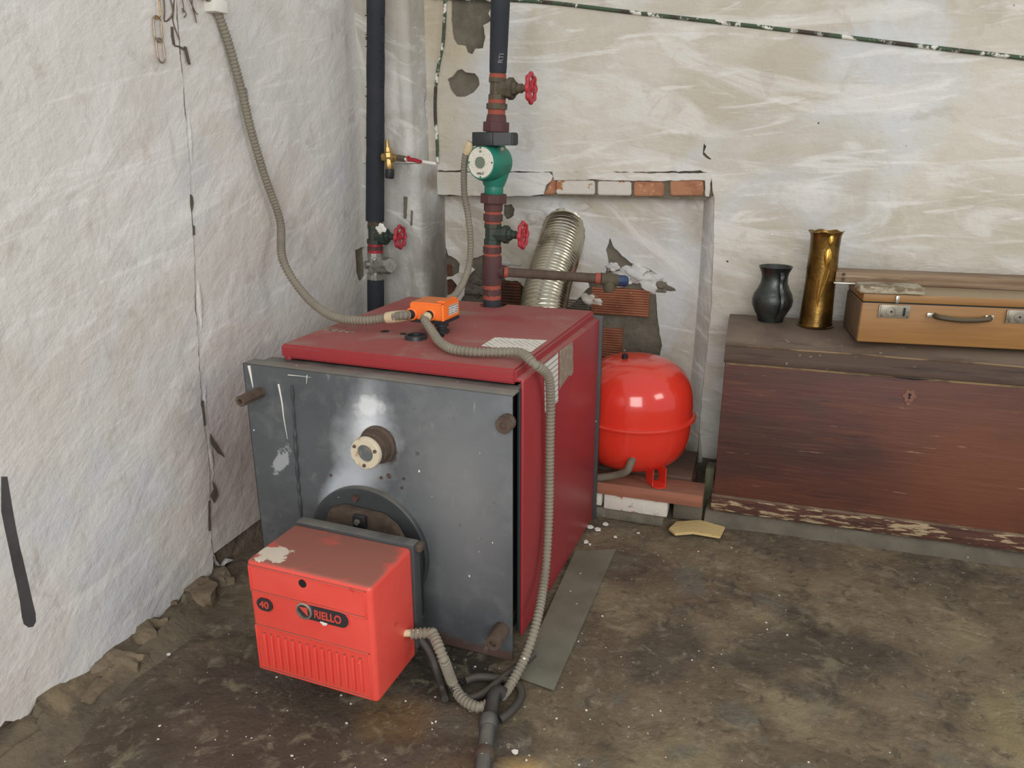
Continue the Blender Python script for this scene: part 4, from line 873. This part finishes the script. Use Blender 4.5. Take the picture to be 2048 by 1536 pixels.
# brass relief valve with its red-handled cock
rv = thing('relief_valve', ay(780, 350, YL), 'brass safety valve with a black cap on the side of the corner pipe', 'valve')
k_ = dist(ay(780, 312, YL))/FPX; Yr = YL-.01
def vt(name, x0, y0, x1, y1, prof, mat, par, n=12): return turned(name, ay(x0, y0, Yr), ay(x1, y1, Yr), [(t, r*k_) for t, r in prof], mat, par, n)
vb = vt('valve_body', 776, 295, 780, 338, [(0, 7), (.2, 8), (.25, 10), (.45, 10), (.5, 8), (.8, 10), (1, 8)], BRASS, rv, 8)
vt('top_stem', 775, 296, 774, 279, [(0, 5), (.7, 4), (1, 3)], BRASS, rv); vt('side_port', 780, 315, 795, 316, [(0, 8), (.6, 8), (.62, 6), (1, 6)], BRASS, rv, 8); vt('wall_port', 780, 315, 766, 314, [(0, 9), (1, 9)], BRASS, rv, 8)
vt('black_cap', 780, 337, 779, 357, [(0, 7), (.1, 9), (.8, 9.5), (1, 8)], BLACKP, rv, 12)
vt('outlet_nut', 795, 316, 810, 318, [(0, 7), (1, 6.5)], OLIVE, rv, 6); vt('drain_tube', 808, 318, 872, 328, [(0, 3.5), (1, 3.5)], CHIP, rv)
tag(prism('cock_lever', [ay(x, y, Yr-.012) for x, y in ((813, 314), (818, 311), (822, 315), (830, 316), (845, 321), (843, 327), (830, 324), (816, 323))], (0, -.006, 0), CRIMSON, rv, 35, .001), 'small red lever')
# cables on the walls
o_ = smoothtube('wall_conduit', [PB.w(*PB.px(x, y), .012) for x, y in ((894, -40), (893, 0), (891, 50), (888, 90), (880, 130), (874, 175), (873, 230), (877, 290), (877, 326))], .0062, GREENC, None, 8); tag(o_, 'thin dark green pipe running down the inner corner above the ledge', 'pipe')
bm = bmesh.new(); tube_into(bm, [PB.w(*PB.px(x, y), .012) for x, y in ((866, -4), (985, 1))], .006, 8); tube_into(bm, spline([PB.w(*PB.px(x, y), .008) for x, y in ((1010, 0), (1100, 6), (1250, 24), (1400, 41), (1550, 58), (1700, 76), (1850, 94), (2048, 117), (2160, 131))], .02), .0062, 8)
o_ = frombm(bm, 'wall_pipe', GREENC, None, 60); tag(o_, 'thin green pipe splashed with whitewash sloping across the top of the back wall', 'pipe')
# flue
pts = spline([Vector((-.78, 2.22, .46)), Vector((-.785, 2.34, .48)), Vector((-.80, 2.43, .55)), ay(1088, 608, 2.50), ay(1122, 485, 2.72), ay(1131, 452, 2.80)], .0034)
rr = .082; o_ = tube('flue_duct', pts, [rr*(1+(.03, .0, -.03, .0)[i % 4]*.8)*(1+.02*mnoise.noise(p*12)) for i, p in enumerate(pts)], ALU, None, 44, 60); tag(o_, 'shiny ribbed aluminium flue duct from behind the boiler into the niche wall', 'duct')

# ------------------------------------------------------------------ expansion tank and its support
TX, TY, TB = -.474, 2.400, .142
tk = thing('expansion_tank', (TX, TY, TB), 'glossy red round expansion tank on a plank between boiler and chest', 'tank')
def lathez(name, prof, mat, par, n=64, cx=TX, cy=TY, z0=TB): return turned(name, (cx, cy, z0), (cx, cy, z0+1), [(z, r) for r, z in prof], mat, par, n, 40)
def arc(r0, z0, r1, z1, n, up=True):
    out = []
    for k in range(n+1):
        t = math.pi/2*k/n; out.append((r0+(r1-r0)*(math.sin(t) if not up else 1-math.cos(t)), z0+(z1-z0)*(1-math.cos(t) if not up else math.sin(t))))
    return out
Rk = .193
lower = [(Rk*math.sin(t)**.7 if t > 0 else .0001, .172-.172*max(0, math.cos(t))**.74) for t in [math.pi/2*k/16 for k in range(17)]]
upper = [(Rk*math.cos(t)**.72 if t < 1.55 else .0001, .245+.140*math.sin(t)) for t in [math.pi/2*k/16 for k in range(17)]]
lathez('lower_shell', lower+[(Rk, .192)], TANKR, tk); lathez('upper_shell', [(Rk+.002, .186)]+[(Rk+.002, .235)]+upper[1:], TANKR, tk)
lathez('rim', [(Rk-.004, .184), (Rk+.008, .184), (Rk+.013, .187), (Rk+.013, .192), (Rk+.008, .196), (Rk-.004, .196)], TANKR, tk)
vc = ay(1262, 719, 2.40); zt_ = TB+.382
turned('valve_cap', (TX-.035, TY-.03, zt_-.006), (TX-.035, TY-.03, zt_+.016), [(0, .011), (.9, .010), (1, .008)], DARK, tk, 14)
PZ1 = .138; PZ0 = PZ1-.042
for a in (-50, 70, 190):
    d = Vector((math.cos(math.radians(a)), math.sin(math.radians(a)), 0)); t = Vector((-d.y, d.x, 0)); c = Vector((TX, TY, 0))+d*(.162 if a == -50 else .12)
    ftz = PZ1+.0006
    bm = bmesh.new()
    for s in (-1, 1):
        q = [c+t*s*.022+d*(-.03), c+t*s*.022+d*.028]; qa = [q[0]+Vector((0, 0, TB+.055)), q[1]+Vector((0, 0, TB+.055)), q[1]+Vector((0, 0, ftz+.001)), q[0]+d*.02+Vector((0, 0, ftz+.001))]
        va = [bm.verts.new(p) for p in qa]; vb_ = [bm.verts.new(p+t*.003*s) for p in qa]; bm.faces.new(va); bm.faces.new(vb_[::-1])
        for i in range(4): bm.faces.new((va[i], vb_[i], vb_[(i+1) % 4], va[(i+1) % 4]))
    pl_ = []
    for k in range(14):
        an = math.pi*(k/13-.5); pl_.append(c+d*(.028+.022*math.cos(an))+t*.025*math.sin(an)+Vector((0, 0, ftz)))
    pl_ += [c+d*-.01+t*.025+Vector((0, 0, ftz)), c+d*-.01-t*.025+Vector((0, 0, ftz))]
    va = [bm.verts.new(p) for p in pl_]; vb_ = [bm.verts.new(p+Vector((0, 0, .004))) for p in pl_]; bm.faces.new(va[::-1]); bm.faces.new(vb_)
    for i in range(len(va)): bm.faces.new((va[i], va[(i+1) % len(va)], vb_[(i+1) % len(va)], vb_[i]))
    frombm(bm, 'foot', TANKR, tk, 35)
hz = ay(1262, 926, 2.20); o_ = smoothtube('tank_hose', [Vector((hz.x, 2.24, hz.z+.004)), Vector((hz.x-.003, 2.205, hz.z-.004)), ay(1254, 942, 2.20), ay(1232, 950, 2.215), ay(1200, 955, 2.22), ay(1150, 958, 2.23)], .0125, CORR, None, 12); tag(o_, 'short wrapped brown hose leaving the front of the red tank', 'hose')
pz = ay(1300, 973, 2.22).z; 
o_ = lbox('plank', (-.66, 2.208, 0), .052, (0, 0, PZ0), (.452, .10, PZ1), PLANK); tag(o_, 'reddish wooden plank carrying the front of the red tank', 'plank')
o_ = lbox('plank', (-.66, 2.335, 0), .052, (0, 0, TB-.036), (.40, .24, TB-.004), M('dark_board', (96, 74, 60), .85, bump=[dict(s=20, st=(.3, 2, 4), k=.4, d=.005)])); tag(o_, 'dark board behind the reddish plank under the red tank', 'plank')
bl = []
def brick(a, b, mat, label, rot=.05, grp=None):
    o = box('brick', a, b, mat, None, .005, rot); tag(o, label, 'brick', grp); bl.append(o); return o
bm = bmesh.new()
brick((-.665, 2.225, .045), (-.535, 2.30, PZ0-.001), WBRICK, 'broken white brick under the plank, next to the boiler')
brick((-.528, 2.228, .040), (-.318, 2.30, PZ0-.001), WBRICK, 'long flaking white brick under the middle of the plank')
brick((-.31, 2.312, .002), (-.215, 2.37, PZ0-.001), KERB, 'dark grey block under the right end of the plank')
brick((-.66, 2.232, .0), (-.33, 2.30, .038), CEMENT, 'low crumbling mortar-covered brick course on the floor below the white bricks')
brick((-.40, 2.45, .0), (-.262, 2.56, TB-.037), CLAYD, 'dark brown brick behind the plank, right of the red tank')
o_ = box('timber_post', (-.226, 2.44, .0), (-.196, 2.50, .145), M('greenish_timber', (112, 112, 88), .9, layers=[('n', dict(s=20, st=(3, 3, .4), lo=.45, hi=.65, c=(82, 84, 66)))], bump=[dict(s=40, st=(3, 3, .4), k=.5, d=.004)]), None, .003); tag(o_, 'short greenish upright timber between the plank end and the chest', 'timber')
pf_ = [az(x, y, .004) for x, y in ((1337, 1061), (1350, 1072), (1386, 1069), (1440, 1078), (1450, 1058), (1400, 1044), (1352, 1047))]
o_ = prism('foam_piece', pf_, (0, 0, .009), FOAM, None, 30, .002); tag(o_, 'flat piece of yellowish foam lying on the floor before the kerb', 'foam')

# ------------------------------------------------------------------ chest
CO = Vector((-.186, 2.345, 0)); CA = math.radians(3.4); CL, CD = 1.26, .335
def cp(x, y, z): c, s = math.cos(CA), math.sin(CA); return Vector((CO.x+x*c-y*s, CO.y+x*s+y*c, z))
ch_ = thing('wooden_chest', cp(CL/2, CD/2, .044), 'long old red-brown wooden chest with a low domed dark lid', 'chest')
ZB, ZM, ZBT = .044, .098, .551
body = lbox('chest_front', CO, CA, (0, 0, ZM-.01), (CL, .018, ZBT), CHESTF, ch_, .003)
lbox('chest_side', CO, CA, (0, .018, ZM-.01), (.018, CD, ZBT), CHESTF, ch_, .002); lbox('chest_side', CO, CA, (CL-.018, .018, ZM-.01), (CL, CD, ZBT), CHESTF, ch_, .002)
lbox('chest_back', CO, CA, (.018, CD-.018, ZM-.01), (CL-.018, CD, ZBT), CHESTF, ch_, .002)
lbox('worn_edge', CO, CA, (.002, -.0015, ZBT-.006), (CL-.002, .012, ZBT+.001), EDGEW, ch_, .001)
mo = lbox('base_moulding', CO, CA, (-.006, -.016, ZB), (CL+.006, .02, ZM), CHESTM, ch_, .006); lbox('base_moulding', CO, CA, (-.006, .02, ZB), (.012, CD, ZM), CHESTM, ch_, .004)
lbox('chest_bottom', CO, CA, (.01, .01, ZB+.01), (CL-.01, CD, ZM-.005), CHESTL, ch_, .002)
lpf = [(-.004, ZBT+.002), (-.004, .608), (.002, .616), (.03, .630), (.08, .643), (.15, .650), (.22, .650), (.30, .643), (CD+.004, .634), (CD+.004, ZBT+.002)]
bm = bmesh.new(); A_ = [bm.verts.new(cp(-.004, y, z)) for y, z in lpf]; B_ = [bm.verts.new(cp(CL+.004, y, z)) for y, z in lpf]
bm.faces.new(A_); bm.faces.new(B_[::-1])
for i in range(len(lpf)): bm.faces.new((A_[i], B_[i], B_[(i+1) % len(lpf)], A_[(i+1) % len(lpf)]))
ld = frombm(bm, 'lid', CHESTL, ch_, 30)
tube('worn_edge', [cp(-.004+i*.1, -.0035, .6085+.001*math.sin(i*2.1)) for i in range(13)], .0026, EDGEW, ld, 6)
lbox('lid_rail', CO, CA, (-.004, -.008, ZBT+.004), (CL+.004, 0, ZBT+.028), CHESTL, ld, .002)
# dark gap above the lock and keyhole plate
lk = CO+Vector((0, 0, 0)); kx = (ay(1820, 790, 2.375)-CO); kxx = kx.x; kz = ay(1820, 792, 2.375).z
g_ = [(kxx-.055, ZBT-.001), (kxx-.04, ZBT-.004), (kxx-.0, ZBT-.007), (kxx+.03, ZBT-.004), (kxx+.06, ZBT-.001)]
prism('lid_gap', [cp(x, -.0022, z) for x, z in g_], (0, -.0006, 0), DARK, body, None)
pl_ = []
for k in range(48):
    a = 2*math.pi*k/48; r = .0165*(1+.16*math.cos(6*a)); pl_.append(cp(kxx+r*math.cos(a), -.0002, kz+r*math.sin(a)*1.1))
kp = prism('keyhole_plate', pl_, (0, -.002, 0), M('pinkish_plate', (126, 84, 70), .6), body, 30)
prism('keyhole_plate_tip', [cp(kxx+x, -.0002, kz+z) for x, z in ((-.006, -.018), (.006, -.018), (.005, -.028), (0, -.032), (-.005, -.028))], (0, -.002, 0), M('pinkish_plate', (0, 0, 0)), body, 30)
turned('keyhole', cp(kxx, -.0022, kz+.004), cp(kxx, -.0029, kz+.004), [(0, .0042), (1, .0042)], DARK, kp, 12); prism('keyhole_slot', [cp(kxx+x, -.0022, kz+z) for x, z in ((-.0015, .003), (.0015, .003), (.0028, -.009), (-.0028, -.009))], (0, -.0007, 0), DARK, kp, None)

# ------------------------------------------------------------------ things on the chest
def lidz(p):
    c, s = math.cos(CA), math.sin(CA); d = Vector((p[0]-CO.x, p[1]-CO.y)); y = -d.x*s+d.y*c
    for (ya, za), (yb, zb) in zip(lpf[1:], lpf[2:-1]):
        if ya <= y <= yb: return za+(zb-za)*(y-ya)/(yb-ya)
    return .65
# pewter jug
jb = ay(1541, 634, 2.55); jz = lidz(jb); k_ = dist(jb)/FPX
jg = thing('pewter_jug', (jb.x, 2.55, jz), 'small dark pewter jug with flared rim, at the left end of the chest lid', 'jug')
top = ay(1545, 532, 2.55).z; H2 = top-jz
def prof_t(tab, wall=.003):
    o = [(t, w*k_) for t, w in tab]; return o+[(t, w-wall) for t, w in o[:0:-1]]+[(.06, .001)]
jbody = turned('jug_body', (jb.x, 2.55, jz), (jb.x, 2.55, top), prof_t([(0, 24), (.04, 25), (.1, 27), (.2, 33), (.3, 38), (.4, 39), (.5, 36), (.6, 30), (.7, 25.5), (.8, 24.5), (.88, 26), (.95, 29.5), (1, 32)]), PEWTER, jg, 48)
an = math.radians(-62); hd = Vector((math.cos(an), math.sin(an), 0)); hc = Vector((jb.x, 2.55, 0))
bm = bmesh.new(); hpth = spline([hc+hd*r*k_+Vector((0, 0, jz+H2*t)) for r, t in ((29, .93), (34, .84), (33, .72), (37, .6), (45, .45), (44, .3), (36, .16), (29, .06))], .005); tt = Vector((-hd.y, hd.x, 0))
prev = None
for p in hpth:
    s = [bm.verts.new(p+tt*a+hd*b) for a, b in ((-.007, 0), (0, .0035), (.007, 0), (.0, -.002))]
    if prev:
        for k in range(4): bm.faces.new((prev[k], prev[(k+1) % 4], s[(k+1) % 4], s[k]))
    prev = s
frombm(bm, 'handle', PEWTER, jg, 50)
# brass vase
vb0 = ay(1631, 640, 2.53); vz = lidz(vb0); vt_ = ay(1641, 462, 2.53).z; k_ = dist(vb0)/FPX
va_ = thing('brass_vase', (vb0.x, 2.53, vz), 'tall tarnished brass vase with a wavy rim and an embossed flower stem', 'vase')
bm = bmesh.new(); n = 64; rings = []; Hv = vt_-vz
tab = [(0, 34.5), (.012, 35), (.02, 32.5), (.05, 31), (.3, 29), (.55, 28), (.62, 28.5), (.8, 27), (.95, 28), (.985, 29.5), (1.0, 32.5), (1.0, 30), (.97, 27), (.5, 26), (.03, 28)]
for j, (t, w) in enumerate(tab):
    row = []
    for k in range(n):
        a = 2*math.pi*k/n; r = w*k_; zz = vz+Hv*t
        if t > .97: r *= 1+.05*math.sin(a*7); zz += .002*math.sin(a*7+1)
        row.append(bm.verts.new((vb0.x+r*math.cos(a), 2.53+r*math.sin(a), zz)))
    rings.append(row)
for a_r, b_r in zip(rings, rings[1:]):
    for k in range(n): bm.faces.new((a_r[k], a_r[(k+1) % n], b_r[(k+1) % n], b_r[k]))
bm.faces.new(rings[0][::-1]); bm.faces.new(rings[-1])
vbod = frombm(bm, 'vase_body', BRASSV, va_, 40)
def onv(a, t, ex=0): r = 28.3*k_+ex; a = math.radians(a); return Vector((vb0.x+r*math.cos(a), 2.53+r*math.sin(a), vz+Hv*t))
GOLD = M('raised_brass', (196, 150, 70), .25, .95)
for pts, w in (([(-92, .1), (-90, .3), (-84, .5), (-76, .66)], .0022), ([(-90, .28), (-75, .45), (-62, .62)], .0018), ([(-92, .2), (-98, .4), (-95, .52)], .0018)):
    tube('embossed_stem', spline([onv(a, t) for a, t in pts], .004), w, GOLD, vbod, 8)
for a, t, h, w in ((-76, .74, .034, .012), (-70, .92, .02, .009), (-90, .15, .02, .008)):
    c = onv(a, t, -.003); rock('embossed_leaf', c, (w, .006, h), GOLD, vbod, int(-a), .25)
# suitcase
SO = az(1713, 686, .646); SA = math.radians(8.4)
SL, SD = .66, .21; SZ = .650
su = thing('suitcase', (SO.x+.3, SO.y+.14, SZ), 'flat honey-brown wooden suitcase with steel locks lying on the chest', 'suitcase')
def sl(name, a, b, mat, par, bev=.002): return lbox(name, (SO.x, SO.y, 0), SA, a, b, mat, par, bev)
zs = ay(1713, 603, SO.y).z; ztop = ay(1713, 585, SO.y).z
sb = sl('lower_half', (0, 0, SZ), (SL, SD, zs-.001), SUIT, su, .005); st_ = sl('upper_half', (0, 0, zs+.001), (SL, SD, ztop), SUIT, su, .005)
sl('seam', (.002, .002, zs-.002), (SL-.002, SD-.002, zs+.002), DARK, su, 0)
sl('end_panel', (-.0015, .004, SZ+.004), (.001, SD-.004, zs-.004), SUITE, sb, .0005)
def sp_(x, y, z): c, s = math.cos(SA), math.sin(SA); return Vector((SO.x+x*c-y*s, SO.y+x*s+y*c, z))
def lock(u, z):
    q = sl('lock', (u-.040, -.003, z-.019), (u+.040, .001, z+.019), STEEL, sb, .0015)
    sl('lock_edge', (u-.044, -.006, z-.019), (u-.038, 0, z+.019), STEEL, q, .001); turned('key_boss', sp_(u-.010, -.003, z), sp_(u-.010, -.006, z), [(0, .013), (.9, .013), (1, .011)], STEEL, q, 20)
    turned('key_slot', sp_(u-.010, -.006, z), sp_(u-.010, -.0068, z), [(0, .003), (1, .003)], DARK, q, 10); sl('slider', (u+.022, -.006, z-.012), (u+.027, -.002, z+.012), DARK, q, .0005)
    for s in (-.034, .034): turned('rivet', sp_(u+s, -.003, z-.014), sp_(u+s, -.0045, z-.014), [(0, .0025), (1, .002)], RUST, q, 8)
uk = lambda x, y: (ay(x, y, SO.y+.02)-SO)
k1 = ay(1790, 622, SO.y+.015); lock(k1.x-SO.x, k1.z-.001); k2 = ay(2052, 636, SO.y+.05); lock(k2.x-SO.x, k1.z-.001)
ha = ay(1860, 635, SO.y+.03).x-SO.x; hb_ = ay(1980, 645, SO.y+.04).x-SO.x; hz_ = k1.z-.006
HL = M('dark_handle_leather', (74, 62, 40), .5, layers=[('up', dict(c=(110, 98, 64), s=20, lo=.3, hi=.6, a=.7))])
hd_ = tube('handle', spline([sp_(ha+.01, -.006, hz_), sp_(ha+.02, -.024, hz_-.002), sp_((ha+hb_)/2, -.030, hz_-.006), sp_(hb_-.012, -.024, hz_-.002), sp_(hb_, -.006, hz_)], .006), .0075, HL, su, 10)
for u in (ha+.002, hb_): sl('handle_mount', (u-.012, -.009, hz_-.007), (u+.010, .001, hz_+.007), CHROME, hd_, .002)
lt = ay(1795, 597, SO.y+.005); sl('catch', (lt.x-SO.x-.004, -.008, lt.z-.014), (lt.x-SO.x+.006, .001, lt.z+.008), CHROME, st_, .002)
# board, block and bracket on the suitcase
bl0 = ay(1672, 545, 2.52); 
o_ = lbox('wooden_board', (bl0.x, 2.505, 0), math.radians(5.2), (0, 0, ztop+.0005), (.74, .085, ztop+.034), BOARD, None, .002); tag(o_, 'long greyish wooden board lying across the back of the suitcase', 'board')
for dx, dz in ((.022, .012), (.022, .027)):
    q = Vector((bl0.x+dx, 2.504, ztop+dz)); turned('nail', q, q+Vector((0, -.006, 0)), [(0, .005), (1, .0045)], RUST, o_, 10)
ba = Vector((bl0.x-.004, 2.480, 0)); o_2 = lbox('steel_bracket', ba, .09, (0, 0, ztop+.0004), (.11, .018, ztop+.005), CHROME, None, .001); tag(o_2, 'thin shiny steel strip under the left end of the greyish board', 'bracket')
fb = ay(1706, 585, SO.y+.01)
bm = bmesh.new(); addbox(bm, (0, 0, 0), (.172, .075, .020), .004, seg=2); bmesh.ops.subdivide_edges(bm, edges=bm.edges[:], cuts=3, use_grid_fill=True)
for v in bm.verts: v.co += mnoise.noise_vector(v.co*40)*.003
zmin = min(v.co.z for v in bm.verts)
bmesh.ops.rotate(bm, cent=(0, 0, 0), matrix=Matrix.Rotation(SA, 3, 'Z'), verts=bm.verts); bmesh.ops.translate(bm, vec=(SO.x-.012, SO.y-.012, ztop+.0005-zmin), verts=bm.verts)
o_ = frombm(bm, 'wood_block', FLAKY, None, 40); tag(o_, 'short flaky whitewashed piece of wood on the suitcase corner', 'wood')

# ------------------------------------------------------------------ things on the left wall
o_ = prism('metal_bar', [wpt(x, y, 0) for x, y in ((-12, 950), (2, 950), (11, 1005), (20, 1055), (29, 1098), (33, 1112), (43, 1155), (52, 1195), (59, 1224), (60, 1240), (54, 1251), (44, 1253), (34, 1246), (30, 1232), (26, 1200), (19, 1165), (11, 1130), (5, 1100), (-6, 1050), (-12, 1020))], PLF.n*.006, STRAP, None, 35, .001)
tag(o_, 'dark grey flat metal bar with a rounded end on the left wall', 'metal bar')
cn = thing('chain', wpt(302, -30, .01), 'short rusty chain of long links hanging at the top of the left wall', 'chain')
def linkc(x0, y0, x1, y1, w, flat, mat):
    a, b = wpt(x0, y0, .012), wpt(x1, y1, .012); d = (b-a); L = d.length; d.normalize(); s = PLF.u if flat else PLF.n; s = (s-d*s.dot(d)).normalized(); pts = []
    for k in range(12): t = math.pi*k/11; pts.append(a+d*w+s*w*math.cos(t)-d*w*math.sin(t))
    for k in range(12): t = math.pi*k/11; pts.append(b-d*w-s*w*math.cos(t)+d*w*math.sin(t))
    tube('chain_link', pts, .0020, mat, cn, 8, 60, closed=True)
linkc(294, -30, 298, 38, .009, False, BRASS); linkc(297, 33, 301, 84, .0125, True, CHAINM); linkc(301, 77, 308, 126, .0115, True, CHAINM)
bm = bmesh.new()
for pts in ([(314, -20), (314, 20), (317, 44), (330, 30), (336, 0), (333, -20)], [(326, -10), (331, 20), (334, 45), (344, 80)], [(348, -20), (352, 14), (354, 26)], [(362, -10), (368, 8), (378, 24), (381, 30)], [(372, 0), (370, 14), (378, 32), (378, 46)], [(352, 18), (358, 28), (356, 36)]):
    tube_into(bm, spline([wpt(x, y, .006+.004*(i % 2)) for i, (x, y) in enumerate(pts)], .008), .0016, 6)
o_ = frombm(bm, 'wire_tangle', WIRE, None, 60); tag(o_, 'tangle of rusty tie wire beside the chain at the top of the left wall', 'wire')
cl = [wpt(x, y, .0) for x, y in ((398, 14), (412, 18), (425, 10))]
o_ = box('cable_clamp', wpt(402, 24, -.004), wpt(424, 4, .036), CHIP, None, .003); tag(o_, 'white plastic clamp holding the long conduit to the left wall', 'clamp')

# ------------------------------------------------------------------ debris
bm = bmesh.new(); random.seed(3)
def fz(x, y): return .006*mnoise.noise(Vector((x*2.3, y*2.3, 0)))+.003*mnoise.noise(Vector((x*9, y*9, 4)))-.004
def chip(x, y, s, z=0):
    n = random.randint(4, 6); a0 = random.random()*6; t = bmesh.new()
    q = [Vector((x+s*math.cos(a0+2*math.pi*k/n)*random.uniform(.6, 1.2), y+s*math.sin(a0+2*math.pi*k/n)*random.uniform(.5, 1.1), z)) for k in range(n)]
    lo = [bm.verts.new(p) for p in q]; hi = [bm.verts.new(p+Vector((0, 0, s*.35))) for p in q]; bm.faces.new(lo[::-1]); bm.faces.new(hi)
    for k in range(n): bm.faces.new((lo[k], lo[(k+1) % n], hi[(k+1) % n], hi[k]))
for i in range(420):
    if i < 230: x, y = random.gauss(-.6, .35), random.gauss(1.15, .35)
    else: x, y = random.uniform(-1.3, 1.3), random.uniform(.6, 2.3)
    if BX0-.06 < x < BX1 and y > 1.44: continue
    if y > 2.2 or x < -1.3: continue
    chip(x, y, random.choice((.0010, .0013, .0017, .002, .0032)), fz(x, y)+.0005)
for px in ((1030, 1506, .008), (338, 1310, .006), (245, 1365, .005), (1180, 1090, .006), (1276, 1067, .006), (1160, 1110, .007), (1230, 1075, .007), (1195, 1060, .012), (1172, 1085, .010), (1210, 1050, .012), (1180, 1055, .012)):
    p = az(px[0], px[1], 0); chip(p.x, p.y, px[2], .001)
o_ = frombm(bm, 'paint_flakes', CHIP); tag(o_, 'white paint flakes scattered over the concrete floor', 'debris', kind='stuff')
